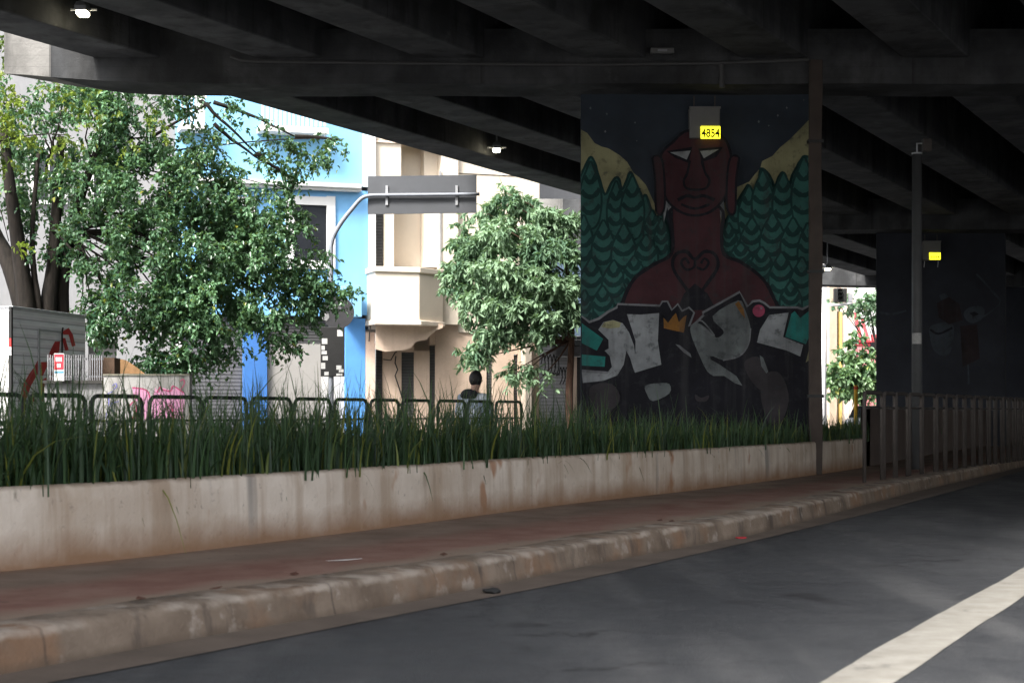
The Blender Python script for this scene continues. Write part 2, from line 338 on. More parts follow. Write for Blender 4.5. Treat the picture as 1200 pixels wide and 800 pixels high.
def pier(i, label, xl):
    ox, oy = SH.x*i, SH.y*i
    r = empty('bridge_pier', (3.2+ox, 30.3+oy, 0), 0, label, 'bridge pier', 'piers carrying the viaduct')
    X0, X1 = xl-r.location.x, 13.9+ox-r.location.x
    xs = np.concatenate([[X0, X0+.4, X0+.79], np.linspace(X0+1.6, X1, 22)]); rings = []
    for j, x in enumerate(xs):
        zb = 6.83+.17*max(0, 1-(x-X0)/3.0)**1.3+.03*math.sin(j*1.7)*.3
        sk = 1.1*max(0, 1-(x-X0)/2.2)
        y0 = 29.0+oy-r.location.y
        rings.append([(x, y0, 7.76), (x, y0, zb), (x+sk*.9, y0+1.0, zb-.03), (x+sk*1.2, y0+2., zb+.3), (x+sk*1.2, y0+2., 7.76)])
    nE = 2; e = []
    for g in rings[:nE+1]: e.append(g)
    a, b = rings[0], rings[-1]
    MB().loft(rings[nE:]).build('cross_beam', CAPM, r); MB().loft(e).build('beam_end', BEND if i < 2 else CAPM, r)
    pm = MB().box(1.196+ox-r.location.x, 5.2+ox-r.location.x, 29.85+oy-r.location.y, 30.95+oy-r.location.y, 0, 7.1)
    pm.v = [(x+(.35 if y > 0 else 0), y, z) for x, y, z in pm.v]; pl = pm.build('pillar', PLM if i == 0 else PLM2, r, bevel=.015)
    return r, pl
pr1, pil1 = pier(0, 'viaduct pier whose broad pillar carries the mural of a red figure among green trees', -8.63)
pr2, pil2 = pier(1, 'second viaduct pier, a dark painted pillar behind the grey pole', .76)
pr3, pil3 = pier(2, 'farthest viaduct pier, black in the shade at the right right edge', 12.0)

# ------------------------------------------------------------------ mural (flat paint on the pillar face)
def mmat(name, base, rough=.85, *a):
    n = NT(name); v = n.noise(1.3, 6, .65); f = n.noise(6, 5, .7); c = n.mix(n.ramp(v, .35, .65), mul(base, .68), mul(base, 1.25))
    c = n.mix(n.math('MULTIPLY', n.ramp(f, .54, .66), .55), c, (.03, .032, .036)); dr_ = n.noise(2.2, 4, .6, (2, 2, .12)); c = n.mix(n.math('MULTIPLY', n.ramp(dr_, .55, .70), .4), c, (.05, .05, .052))
    n.bump(n.noise(25, 4), .3, .01); return n.out(c, rough, 0, .25)
MC = [mmat('mural_yellow', (.27, .262, .15), .85, .15, 3, .1), mmat('mural_teal', (.036, .118, .105), .85, .3, 1.5, .1), mmat('mural_dark_teal', (0.013, 0.045, 0.043), .85, .3, 2, .1),
      mmat('mural_red', (.055, .022, .027), .85, .25, 2, .1), mmat('mural_dark', (0.012, 0.012, 0.017), .85, .3, 2, .1), mmat('mural_white', (.25, .265, .28), .85, .3, 3.5, .1),
      mmat('mural_grey', (.135, .15, .155), .85, .35, 3, .1), mmat('mural_orange', (0.240, 0.114, 0.027), .85, .2, 3, .1), mmat('mural_pink', (0.288, 0.054, 0.102), .85, .2, 3, .1),
      mmat('mural_turquoise', (0.024, 0.192, 0.174), .85, .2, 3, .1), mmat('mural_pale', (.17, .175, .19), .85, .2, 5, .1), mmat('mural_brown', (.040, .036, .040), .9, .4, 2.5, .1)]
mu = MB(); LAY = [0]
def lay(): LAY[0] += 1; return .002+.0011*LAY[0]
XL, XR = 680.8, 947.5
OX, OY = pr1.location.x, pr1.location.y
def mp(a, b, d):
    q = mural_px(min(max(a, XL), XR), b, d); return (q[0]-OX, q[1]-OY, q[2])
def fill(ci, pts, jag=0.0):
    d = lay(); mu.mi = ci; mu.poly([mp(a, b, d) for a, b in pts])
def smoothline(pts, n=4, closed=False):
    out = []; N = len(pts)
    rngi = range(N if closed else N-1)
    for i in rngi:
        g = (lambda k: pts[k % N]) if closed else (lambda k: pts[max(0, min(N-1, k))])
        p0, p1, p2, p3 = g(i-1), g(i), g(i+1), g(i+2)
        for t in np.arange(n)/n:
            out.append(tuple(.5*((2*p1[c])+(-p0[c]+p2[c])*t+(2*p0[c]-5*p1[c]+4*p2[c]-p3[c])*t*t+(-p0[c]+3*p1[c]-3*p2[c]+p3[c])*t**3) for c in (0, 1)))
    if not closed: out.append(pts[-1])
    return out
def stroke(ci, pts, wd, sm=True, closed=False):
    if sm: pts = smoothline(pts, 4, closed)
    if closed: pts = pts+[pts[0]]
    d = lay(); mu.mi = ci; n = len(pts); L = []; Rr = []
    for i in range(n):
        a = Vector(pts[max(0, i-1)]); b = Vector(pts[min(n-1, i+1)]); t = (b-a)
        t = t.normalized() if t.length > 1e-6 else Vector((1, 0)); nn = Vector((-t.y, t.x))
        ww = wd/2*(.85+.3*random.random()); p = Vector(pts[i]); L.append(p+nn*ww); Rr.append(p-nn*ww)
    b0 = len(mu.v); mu.v += [mp(p.x, p.y, d) for p in L]+[mp(p.x, p.y, d) for p in Rr]
    for i in range(n-1): mu.f.append([b0+i, b0+i+1, b0+n+i+1, b0+n+i]); mu.m.append(ci)
fill(0, [(680, 152), (688, 156), (697, 168), (705, 172), (713, 174), (726, 182), (735, 190), (742, 202), (750, 209), (757, 217), (763, 230), (769, 243), (773, 262), (773, 290), (680, 290)])
fill(0, [(843, 285), (843, 250), (857, 222), (869, 217), (878, 213), (884, 205), (891, 197), (893, 189), (905, 183), (914, 173), (925, 164), (936, 153), (948, 141), (948, 260), (900, 280)])
tl = [(680, 207), (686, 194), (692, 184), (697, 191), (702, 208), (709, 228), (716, 215), (722, 208), (726, 211), (729, 222), (734, 212), (738, 202), (742, 207), (746, 220), (752, 231), (757, 229), (763, 245), (769, 254), (775, 252), (781, 262), (788, 300)]
fill(1, tl+[(745, 330), (722, 368), (680, 382)])
tr_ = [(845, 272), (852, 256), (863, 238), (873, 222), (877, 217), (882, 230), (887, 240), (889, 215), (891, 199), (895, 199), (902, 206), (908, 218), (912, 208), (917, 202), (921, 210), (925, 218), (928, 206), (934, 195), (941, 184), (947, 184)]
fill(1, tr_+[(948, 364), (908, 364), (885, 330), (846, 305)])
stroke(2, tl, 3); stroke(2, tr_, 3)
def mtree(cx, top, hh, ww):
    o = smoothline([(cx, top), (cx+ww*.38, top+hh*.14), (cx+ww*.85, top+hh*.36), (cx+ww, top+hh*.62), (cx+ww*.72, top+hh*.92), (cx, top+hh*1.02), (cx-ww*.72, top+hh*.92), (cx-ww, top+hh*.62), (cx-ww*.85, top+hh*.36), (cx-ww*.38, top+hh*.14)], 3, True)
    fill(1, o); stroke(2, o, 2.4, False, True)
    for q, wq in ((.26, .55), (.48, .86), (.72, .84)):
        if hh*q < 9: continue
        y = top+hh*q; w2 = ww*wq; stroke(2, [(cx-w2, y-3), (cx-w2*.5, y+3), (cx, y+4.5), (cx+w2*.5, y+2), (cx+w2, y-5)], 5.5)
for q in [(692, 189, 78, 13), (722, 212, 64, 11), (741, 206, 74, 14), (764, 246, 46, 10), (775, 256, 50, 9), (684, 252, 66, 12), (707, 258, 64, 14), (731, 262, 66, 15), (757, 275, 50, 14), (693, 302, 60, 15), (719, 305, 52, 14), (743, 300, 42, 13), (706, 335, 48, 14), (685, 340, 44, 10),
          (862, 238, 62, 13), (877, 218, 64, 13), (893, 200, 70, 13), (917, 203, 66, 13), (941, 185, 84, 15), (853, 262, 44, 11), (880, 256, 52, 14), (904, 250, 62, 15), (928, 256, 60, 15), (945, 262, 60, 12), (867, 285, 36, 14), (891, 290, 46, 14), (914, 296, 58, 15), (938, 302, 62, 15), (925, 330, 44, 13)]: mtree(*q)
fill(5, [(776, 229), (787, 240), (785, 262), (781, 244), (777, 262)]); fill(6, [(840, 232), (846, 230), (848, 250), (844, 258), (841, 246)])
body = [(727, 363), (731, 349), (737, 336), (746, 324), (765, 311), (786, 298), (787, 270), (788, 244), (842, 244), (844, 275), (847, 299), (866, 308), (885, 321), (897, 334), (904, 348), (912, 364)]
fill(3, body+[(912, 400), (727, 400)]); stroke(4, body, 4)
head = smoothline([(788, 168), (800, 157), (815, 154), (836, 157), (850, 168), (856, 190), (855, 212), (847, 234), (832, 249), (813, 254), (795, 249), (780, 235), (773, 212), (772, 190), (777, 178)], 4, True)
fill(3, head); stroke(4, head, 3, False, True)
for s_ in (1, -1):
    ear = smoothline([(814-s_*50, 186), (814-s_*41, 186), (814-s_*37, 204), (814-s_*36, 240), (814-s_*40, 252), (814-s_*46, 248), (814-s_*47, 215), (814-s_*49, 196)], 4, True)
    fill(3, ear); stroke(4, ear, 2.6, False, True)
fill(4, [(780, 179), (810, 174), (806, 193), (790, 187)]); fill(4, [(817, 176), (846, 174), (838, 186), (821, 192)])
fill(5, [(784, 180.5), (808, 178.5), (803.5, 189)]); fill(5, [(819, 179), (841, 177), (823.5, 187.5)])
stroke(4, [(807, 190), (804, 205), (800, 214), (803, 222), (814, 224), (826, 222), (830, 213), (825, 204), (821, 190)], 3)
stroke(4, [(793, 236), (804, 231), (813, 233), (823, 231), (836, 236)], 4); stroke(4, [(797, 241), (813, 246), (830, 241)], 3)
heart = [(813, 305), (803, 296), (791, 299), (787, 312), (795, 328), (813, 347), (831, 328), (840, 312), (836, 299), (824, 296)]
stroke(4, heart, 4, True, True); stroke(4, [(806, 310), (802, 304), (797, 309), (803, 317), (812, 314), (813, 306)], 3); stroke(4, [(820, 310), (824, 304), (829, 309), (823, 317), (815, 314)], 3)
fill(4, [(800, 345), (813, 333), (828, 345), (838, 364), (792, 364)])
for q in range(46):
    a, b = random.uniform(685, 945), random.uniform(116, 235)
    if (a < 770 and b > 150+(a-680)*.72-14) or (a > 850 and b > 232-(a-850)*.9-14) or 770 < a < 858 or (a < 720 and b > 158): continue
    r = random.uniform(.6, 1.3); fill(10 if q % 3 else 6, [(a-r, b), (a, b-r*1.4), (a+r, b), (a, b+r*1.4)])
ol = [(680, 371), (690, 378), (701, 374), (712, 366), (722, 361), (723, 357), (772, 359), (775, 354), (781, 354), (786, 364), (793, 357), (798, 365), (806, 361), (812, 367), (806, 383), (815, 378), (823, 370), (822, 367), (865, 343), (874, 360), (880, 354), (888, 353), (894, 356), (900, 361), (932, 361), (938, 363), (948, 358)]
fill(4, ol+[(948, 520), (680, 520)]); stroke(10, ol, 2.6, False)
def c7(l): return [(675+a/8, 350+b/8) for a, b in l]
def c8(l): return [(800+a/7.06, 350+b/7.06) for a, b in l]
A_ = c7([(203, 295), (250, 225), (340, 205), (430, 235), (490, 320), (535, 440), (545, 510), (540, 690), (500, 560), (465, 490), (440, 620), (380, 720), (250, 770), (60, 790), (50, 690), (280, 705), (330, 640), (310, 540), (262, 490), (300, 470), (298, 390)])
fill(5, A_)
fill(0, c7([(230, 270), (260, 226), (340, 207), (415, 232), (400, 275), (300, 285)]))
fill(5, c7([(470, 150), (600, 155), (770, 140), (758, 400), (790, 620), (545, 695), (525, 600), (548, 510), (550, 400)]))
fill(9, c7([(50, 235), (250, 380), (190, 490), (50, 420)])); fill(9, c7([(50, 525), (270, 545), (262, 640), (50, 628)]))
fill(10, c7([(50, 665), (300, 685), (290, 705), (50, 690)]))
fill(7, c7([(806, 180), (850, 225), (925, 140), (952, 205), (1025, 160), (1000, 325), (812, 285)])); stroke(4, c7([(802, 160), (850, 225), (925, 125), (952, 215), (1045, 130), (1003, 330), (808, 288)]), 2, False, True)
U_ = smoothline(c8([(55, 235), (110, 205), (200, 260), (265, 325), (318, 300), (320, 262), (235, 150), (445, 20), (500, 90), (548, 250), (530, 380), (455, 480), (330, 512), (215, 478), (255, 625), (190, 600), (105, 420), (62, 310)]), 3, True)
fill(6, U_); fill(7, c8([(420, 50), (450, 25), (490, 90), (505, 170), (470, 130)]))
stroke(10, [(p[0], p[1]) for p in c8([(320, 512), (455, 478), (530, 380), (548, 250)])], 1.6)
stroke(10, c8([(90, 205), (150, 190), (245, 300), (225, 300), (140, 235)]), 1.6)
fill(5, c8([(700, 140), (860, 120), (815, 320), (980, 385), (955, 480), (840, 430), (600, 365), (625, 260)])); fill(9, c8([(882, 130), (910, 108), (955, 165), (1065, 95), (1065, 290), (1000, 380), (832, 318)]))
bl = [(887+7.2*math.cos(t), 365+7.2*math.sin(t)) for t in np.linspace(0, 6.283, 18)[:-1]]
fill(8, bl); fill(10, [(889, 361), (891, 360.5), (891, 363), (889, 363)])
fill(0, c8([(1000, 530), (1030, 410), (1068, 390), (1068, 500)]))
fill(6, c8([(210, 500), (290, 545), (430, 640), (480, 720), (420, 700), (330, 640), (240, 640), (190, 600)]))
fill(11, smoothline(c8([(500, 520), (600, 480), (680, 560), (700, 690), (640, 760), (560, 690), (510, 600)]), 4, True)); fill(6, c8([(622, 470), (650, 490), (690, 600), (680, 625), (635, 560)]))
fill(11, smoothline([(893, 440), (912, 438), (922, 470), (905, 505), (890, 470)], 4, True)); fill(10, c7([(920, 430), (960, 440), (1060, 520), (1070, 555), (1000, 510)]))
fill(6, smoothline([(755, 452), (770, 449), (783, 450), (783, 461), (764, 470), (757, 462)], 3, True)); fill(11, smoothline([(690, 455), (716, 450), (725, 470), (700, 490)], 4, True)); fill(11, smoothline([(813, 462), (820, 466), (829, 463), (826, 470), (815, 470)], 3, True))
mu.build('mural', MC, pil1, recalc=False)
# faint painting on the second pillar
MC2 = [mmat('faint_'+k, c) for k, c in zip('abcdefghijkl', [(.05, .05, .03), (.02, .05, .05), (.015, .03, .03), (.035, .02, .02), (.018, .018, .024), (.07, .08, .1), (.055, .065, .08), (.06, .04, .02), (.06, .02, .03), (.02, .06, .06), (.06, .065, .07), (.032, .024, .026)])]
mu = MB(); LAY[0] = 0; OX, OY = pr2.location.x, pr2.location.y; XL, XR = 1028, 1182
def mural_px(a, b, d, Y=29.85+23.1): return ((a-600)/F*Y, Y-d, CH+(HOR-b)/F*Y)
fill(6, smoothline([(1089, 384), (1098, 379), (1115, 378), (1118, 392), (1114, 412), (1105, 417), (1094, 410), (1090, 396)], 3, True))
stroke(4, [(1090, 386), (1100, 391), (1116, 384)], 2.5); fill(6, smoothline([(1129, 368), (1136, 360), (1150, 359), (1154, 366), (1148, 376), (1136, 378)], 3, True)); fill(4, [(1136, 367), (1142, 365), (1147, 368), (1141, 371)])
stroke(6, [(1144, 321), (1152, 329), (1173, 352)], 2.2, False); fill(11, [(1098, 355), (1112, 348), (1124, 356), (1128, 375), (1112, 380), (1100, 372)])
stroke(6, [(1030, 366), (1045, 368), (1062, 364)], 2.5); stroke(6, [(1129, 409), (1134, 425), (1135, 450)], 2); fill(11, [(1125, 382), (1145, 380), (1148, 420), (1128, 430)])
stroke(6, [(1160, 340), (1172, 354), (1160, 366), (1150, 372)], 1.6); fill(6, [(1100, 346), (1108, 343), (1111, 348), (1103, 352)])
mu.build('mural', MC2, pil2, recalc=False)

# ------------------------------------------------------------------ number boxes on the pillars
BOXM = mat('grey_box_enamel', (.17, .17, .165), .6, .1, 4, .05)
PLATE = emis('number_plate_yellow_glow', (.95, .86, .02), .6)  # plate is no lamp; glow added to lift its yellow
BLACK = mat('black_paint', (.012, .012, .012), .6, .2, 5, 0)
def numbox(px0, px1, py0, py1, Y, pl, txt, label):
    r = empty('junction_box', P((px0+px1)/2, py1, Y), 0, label, 'electrical box', 'grey boxes with yellow number plates'); o = r.location
    s = Y/F; w_, h_ = (px1-px0)*s, (py1-py0)*s
    b = MB().box(-w_/2, w_/2, -.11, .11, 0, h_).build('housing', BOXM, r, bevel=.012)
    MB().box(-w_/2-.01, w_/2+.01, -.125, -.1105, h_-.03, h_+.012).build('lid', BOXM, r, bevel=.004)
    for q in (-.33, .36): MB().box(q*w_-.012, q*w_+.012, .02, .05, h_+.013, h_+.22*min(1, s*67)).build('strap', FENCEM, r)
    for q in (-.36, .4): MB().tube([(q*w_, 0, .0), (q*w_, 0, -.06), (q*w_-.01, .03, -.2)], .014, 6).build('cable', GALV, r)
    x0, x1, z0, z1 = [(pl[0]-(px0+px1)/2)*s, (pl[1]-(px0+px1)/2)*s, (py1-pl[3])*s, (py1-pl[2])*s]
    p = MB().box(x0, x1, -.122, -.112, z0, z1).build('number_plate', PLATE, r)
    if txt:
        cu = bpy.data.curves.new('t', 'FONT'); cu.body = txt; cu.size = (z1-z0)*.92; cu.align_x = 'CENTER'; cu.align_y = 'CENTER'; cu.extrude = .001; cu.offset = .006
        t = bpy.data.objects.new('t', cu); COL.objects.link(t); bpy.context.view_layer.update()
        me = bpy.data.meshes.new_from_object(t.evaluated_get(bpy.context.evaluated_depsgraph_get())); bpy.data.objects.remove(t)
        me.transform(Matrix.Translation(((x0+x1)/2, -.1245, z0+(z1-z0)*.42)) @ Matrix.Rotation(R(90), 4, 'X') @ Matrix.Diagonal((.80, 1, 1, 1)))
        me.materials.clear(); me.materials.append(BLACK); d = bpy.data.objects.new('digits', me); COL.objects.link(d); d.parent = p
    else:
        for k in range(4):
            xx = x0+(x1-x0)*(.16+.2*k); MB().box(xx, xx+(x1-x0)*.11, -.1235, -.1225, z0+(z1-z0)*.22, z0+(z1-z0)*.5).build('digit', BLACK, p)
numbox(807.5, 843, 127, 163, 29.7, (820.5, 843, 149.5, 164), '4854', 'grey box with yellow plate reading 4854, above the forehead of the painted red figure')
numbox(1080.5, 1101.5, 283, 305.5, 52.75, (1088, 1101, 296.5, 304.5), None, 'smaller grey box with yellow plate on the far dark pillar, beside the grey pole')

# ------------------------------------------------------------------ drain post, conduits, small fixtures
r = empty('drain_post', (5.13, 28.86, ZP), 0, 'narrow brown vertical drain post at the right edge of the painted pillar', 'drain post')
mb = MB(); mb.loft([[(-.105+.012*math.sin(z*2.1), -.06, z), (.105+.012*math.sin(z*2.1), -.06, z), (.105, .06, z), (-.105, .06, z)] for z in np.linspace(0, 7.0, 15)])
mb.build('post', mat('brown_post_paint', (.062, .048, .041), .85, .3, 2.5, .3, 30, .5), r, bevel=.01)
for z in (1.3, 3.4, 5.6): MB().box(-.135, .135, -.072, .062, z, z+.05).build('bracket', DARKSTEEL, r)
cpts = [P(270, 66, 28.93), P(283, 71, 28.93), P(300, 72, 28.93), P(450, 74, 28.93), P(700, 76, 28.93), P(840, 74, 28.93), P(948, 70, 28.93)]
tag(MB().tube(cpts, .028, 8).build('conduit', mat('grey_pvc', (.08, .08, .08), .5, .1, 5, .02)), 'thin grey conduit running along the front of the nearest cross beam', 'pipe')
cpts = [P(845, 76, 28.93), P(846, 88, 28.93), P(846, 103, 28.93)]
tag(MB().tube(cpts, .045, 8).build('downpipe', _M['grey_pvc']), 'short grey pipe dropping down the cross beam above the numbered box', 'pipe')
r = empty('junction_box', P(776, 63, 28.85), 0, 'small flat grey box on the cross beam, above the left of the mural', 'electrical box')
MB().box(-.2, .2, -.05, .06, 0, .09).build('housing', BOXM, r, bevel=.01); MB().box(-.08, .08, -.06, -.051, .03, .06).build('label_strip', GALV, r)

def lamp(px, py, Y, L, label, yaw=0):
    r = empty('viaduct_lamp', P(px, py, Y), yaw, label, 'lamp', 'lit lamps under the viaduct')
    h = MB(); h.loft([[(x, y*a, z) for x, y, z in ((-L, -.16, .05), (L, -.16, .05), (L, .16, .05), (-L, .16, .05))] if False else
                      [(sx*L*a, sy*.17*a, z) for sx, sy in ((-1, -1), (1, -1), (1, 1), (-1, 1))] for a, z in ((1., -.02), (1., .05), (.75, .12), (.35, .15))]); h.build('housing', GALV, r, bevel=.01)
    ln = MB(); ln.loft([[(sx*L*.85*a, sy*.10*a, z) for sx, sy in ((-1, -1), (1, -1), (1, 1), (-1, 1))] for a, z in ((1., -.022), (1, -.06), (.8, -.085))]); ln.build('lens', emis('lamp_lens', (1., .90, .62), 5.), r)
    b = MB(); b.tube([(0, .05, .13), (0, .05, 1.3)], .02, 6); b.tube([(-L*2.1, .05, .03), (L*2.2, .05, .03)], .022, 6); b.build('bracket', GALV, r); return r
_em = emis
lamp(97, 13, 26.5, .095, 'bright lit lamp under the viaduct, topmost at the left corner')
lamp(582, 174, 39.7, .10, 'lit lamp between girders left of the mural pillar')
lamp(970, 314, 62., .11, 'small distant lit lamp right of the mural pillar')

# ------------------------------------------------------------------ hoop railings
def hoop(p0, p1, zt, zb, name, m, r_=.020):
    p0 = Vector((p0[0], p0[1], 0)); p1 = Vector((p1[0], p1[1], 0)); u = (p1-p0); L = u.length; a = math.atan2(u.y, u.x)
    e = empty(name, (p0.x, p0.y, zb), a); H = zt-zb; c = .09
    pts = [(0, 0, 0), (0, 0, H-c)]+[(c-c*math.cos(t), 0, H-c+c*math.sin(t)) for t in (.4, .8, 1.2)]+[(c, 0, H)]
    pts += [(L-c, 0, H)]+[(L-c+c*math.sin(t), 0, H-c+c*math.cos(t)) for t in (.4, .8, 1.2)]+[(L, 0, H-c), (L, 0, 0)]
    MB().tube(pts, r_, 8).build('hoop', m, e, smooth=True)
    MB().tube([(0, 0, H-.23), (L, 0, H-.23)], r_*.55, 6).build('crossbar', m, e, smooth=True); return e
def hl(p): Y = 10.575/(.435-(p-600)/F); return ((p-600)/F*Y, Y)
for i, (a, b) in enumerate([(-62, 27), (33, 100), (107, 166), (175, 236), (239, 289), (294, 341), (345, 387), (392, 430), (434, 467), (471, 505), (513, 545), (548, 577), (581, 611)]):
    e = hoop(hl(a), hl(b), 1.40, .05, 'hoop_railing', DARKSTEEL); tag(e, 'dark steel hoop of the railing row standing behind the planter grass', 'railing', 'dark hoops of the railing behind the planter')
fx = [1013, 1035, 1050, 1065, 1081, 1097, 1108.5, 1120, 1131, 1141, 1150, 1159, 1167, 1175, 1182.5, 1189, 1195, 1200.5]
def fl(p): Y = 7.254/(.49-(p-600)/F); return ((p-600)/F*Y, Y)
for i in range(len(fx)-1):
    a = fx[i]+ (.8 if i % 2 else 0); e = hoop(fl(a), fl(fx[i+1]-1.6), 1.55, ZP-.02, 'pavement_railing', FENCEM, .03)
    tag(e, 'grey brown metal hoop of the pedestrian railing along the kerb at right', 'railing', 'hoops of the pedestrian railing at right')

# ------------------------------------------------------------------ grey pole at right
r = empty('steel_pole', (P(1074.5, 500, 31.5).x, 31.5, ZP), 0, 'tall plain grey steel pole behind the pedestrian railing', 'pole')
zt = P(0, 181, 31.5).z-ZP
MB().tube([(0, 0, 0), (0, 0, zt*.5), (0, 0, zt)], [.10, .096, .092], 14).build('shaft', mat('dull_pole_paint', (.085, .088, .092), .55, .15, 3, .05), r, smooth=True)
MB().tube([(0, 0, zt), (0, 0, zt+.03)], .10, 14).build('cap', GALV, r); MB().box(.1, .26, -.08, .08, zt+.05, zt+.28).build('sensor_box', FENCEM, r, bevel=.01)
MB().tube([(.0, 0, zt+.03), (.0, 0, zt+.2), (.11, 0, zt+.2)], .018, 6).build('sensor_arm', GALV, r)
zz = P(0, 403, 31.5).z-ZP
ring = []
for z in (zz, zz+.2): ring.append([(.1*math.cos(t), .1*math.sin(t), z) for t in np.linspace(R(200), R(310), 10)]+[(.102*math.cos(t), .102*math.sin(t), z) for t in np.linspace(R(310), R(200), 10)])
MB().loft(ring).build('sticker', mat('pale_sticker', (.45, .45, .44), .7, .3, 20, 0), r)

# ------------------------------------------------------------------ foliage helpers
def leafmesh(name, m, pos, ax, ln, wd, tint, parent=None, fold=.25):
    N = len(pos); ax = ax/np.linalg.norm(ax, axis=1)[:, None]; rv = rng.normal(0, 1, (N, 3)); rv[:, 2] *= .35
    up = np.tile([0, 0, 1.], (N, 1))+rng.normal(0, .45, (N, 3)); side = np.cross(ax, up); side /= np.linalg.norm(side, axis=1)[:, None]; nrm = np.cross(side, ax)
    ln = ln[:, None]; wd = wd[:, None]
    def at_(t, sgn): return pos+ax*ln*t+sgn*side*wd*(.5 if t < .5 else .40)+nrm*(wd*fold-ln*.12*t*t)
    v0 = pos; vt = pos+ax*ln-nrm*ln*.14
    V = np.stack([v0, at_(.28, -1), at_(.68, -1), vt, at_(.68, 1), at_(.28, 1)], 1).reshape(-1, 3).astype(np.float32); i = np.arange(N)*6
    L = np.stack([i, i+1, i+2, i+3, i, i+3, i+4, i+5], 1).ravel().astype(np.int32)
    me = bpy.data.meshes.new(name); me.vertices.add(N*6); me.vertices.foreach_set('co', V.ravel()); me.loops.add(N*8); me.loops.foreach_set('vertex_index', L)
    me.polygons.add(N*2); me.polygons.foreach_set('loop_start', np.arange(N*2, dtype=np.int32)*4)
    me.update(calc_edges=True); at = me.color_attributes.new('tint', 'FLOAT_COLOR', 'POINT')
    T = np.zeros((N, 6, 4), np.float32); T[:, :, 0] = tint[:, None, 0]; T[:, :, 1] = tint[:, None, 1]; T[:, :, 3] = 1; at.data.foreach_set('color', T.ravel())
    me.materials.append(m); me.validate(); o = bpy.data.objects.new(name, me); COL.objects.link(o)
    if parent: o.parent = parent
    return o
def crown(blobs, tw_per, lv, tl_, ls_, lw_, droop=.5, yel=.02, flat=.8, gs_=1.5, gth=-.9):
    pos, ax, ln, wd, tn = [], [], [], [], []
    for (px, py, Y, r, dens) in blobs:
        c = np.array(P(px, py, Y)); rr = r*Y/F; nt_ = max(3, int(tw_per*dens*(r/40)**2))
        bt = rng.uniform(.0, .95)
        for k in range(nt_):
            d = rng.normal(0, 1, 3); d /= np.linalg.norm(d); q = c+d*np.array([1, 1.1, flat])*rr*rng.uniform(.25, 1.0)**.6
            if mnoise.noise(Vector(q)*gs_+Vector((3.1, 7.7, 1.3))) < gth: continue
            td = d*.8+np.array([0, -.25, -droop*.5])+rng.normal(0, .4, 3); td /= np.linalg.norm(td); n = rng.integers(int(lv*.6), int(lv*1.4))
            t = np.sort(rng.uniform(0, 1, n)); L = tl_*rng.uniform(.6, 1.3)
            p = q+td*(t*L)[:, None]+np.array([0, 0, -1])*(t**2*L*droop*.5)[:, None]+rng.normal(0, .02, (n, 3))
            a = td*.5+rng.normal(0, .75, (n, 3))+np.array([0, 0, -droop]); pos.append(p); ax.append(a)
            ln.append(ls_*rng.uniform(.65, 1.25, n)); wd.append(lw_*rng.uniform(.7, 1.2, n))
            ti = np.zeros((n, 2)); ti[:, 0] = np.clip(bt+rng.normal(0, .18)+rng.normal(0, .15, n)+t*.25, 0, 1); ti[:, 1] = (rng.uniform(0, 1, n) < yel)*rng.uniform(.3, .9, n); tn.append(ti)
    return np.concatenate(pos), np.concatenate(ax), np.concatenate(ln), np.concatenate(wd), np.concatenate(tn)
def limb(mb, a, b, r0, r1, sag=.15, n=7):
    a, b = Vector(a), Vector(b); pts = []; rad = []; off = Vector((random.uniform(-1, 1), random.uniform(-1, 1), random.uniform(.2, 1)))*sag*(b-a).length*.5
    for i in range(n):
        t = i/(n-1); pts.append(a.lerp(b, t)+off*math.sin(math.pi*t)+Vector((random.gauss(0, .02), random.gauss(0, .02), 0))); rad.append(r0*(1-t)+r1*t)
    mb.tube(pts, rad, 7); return pts
BARK = m_bark('dark_bark', (.008, .007, .006), (.028, .023, .019)); BARK2 = m_bark('reddish_bark', (.04, .022, .016), (.12, .07, .05))
LEAF1 = m_leaf('glossy_leaf', (.022, .066, .036), (.135, .26, .135), .34, .25)
LEAF2 = m_leaf('feathery_leaf', (.085, .165, .10), (.245, .365, .225), .34, .65, .25)
LEAF3 = m_leaf('yellow_green_leaf', (.05, .09, .012), (.20, .27, .03), .42, .45)

# ------------------------------------------------------------------ tree 1 : large glossy tree at left
T1 = empty('broadleaf_tree', (P(60, 500, 35.5).x, 35.5, .05), 0, 'large glossy dark green tree with several leaning trunks behind the metal cargo box', 'tree')
def L1(p): return Vector(p)-T1.location
mb = MB()
def tr(pts, r0, r1):
    q = smooth3([P(*p) for p in pts]); n = len(q); mb.tube([L1(p) for p in q], [r0+(r1-r0)*i/(n-1) for i in range(n)], 9)
def smooth3(pts, n=4):
    out = []; N = len(pts)
    for i in range(N-1):
        p0, p1, p2, p3 = pts[max(0, i-1)], pts[i], pts[i+1], pts[min(N-1, i+2)]
        for k in range(n):
            t = k/n; out.append(.5*((2*p1)+(p2-p0)*t+(2*p0-5*p1+4*p2-p3)*t*t+(3*p1-p0-3*p2+p3)*t**3))
    out.append(pts[-1]); return out
tr([(38, 545, 35.5), (36, 450, 35.5), (30, 370, 35.5), (12, 310, 35.6), (-8, 270, 35.8), (-30, 200, 36)], .31, .11)
tr([(40, 545, 35.3), (42, 440, 35.3), (30, 350, 35.3), (22, 290, 35.2), (12, 220, 35), (4, 150, 35)], .25, .09)
tr([(66, 545, 35.6), (60, 430, 35.6), (57, 360, 35.6), (62, 315, 35.7), (66, 250, 35.9), (72, 160, 36)], .24, .08)
tr([(72, 545, 35.9), (74, 430, 35.9), (72, 340, 35.9), (80, 290, 36), (95, 230, 36.2), (120, 160, 36.4)], .22, .07)
tr([(56, 545, 35.4), (50, 420, 35.4), (44, 350, 35.4), (40, 320, 35.4), (38, 270, 35.4), (45, 180, 35.4)], .10, .04)
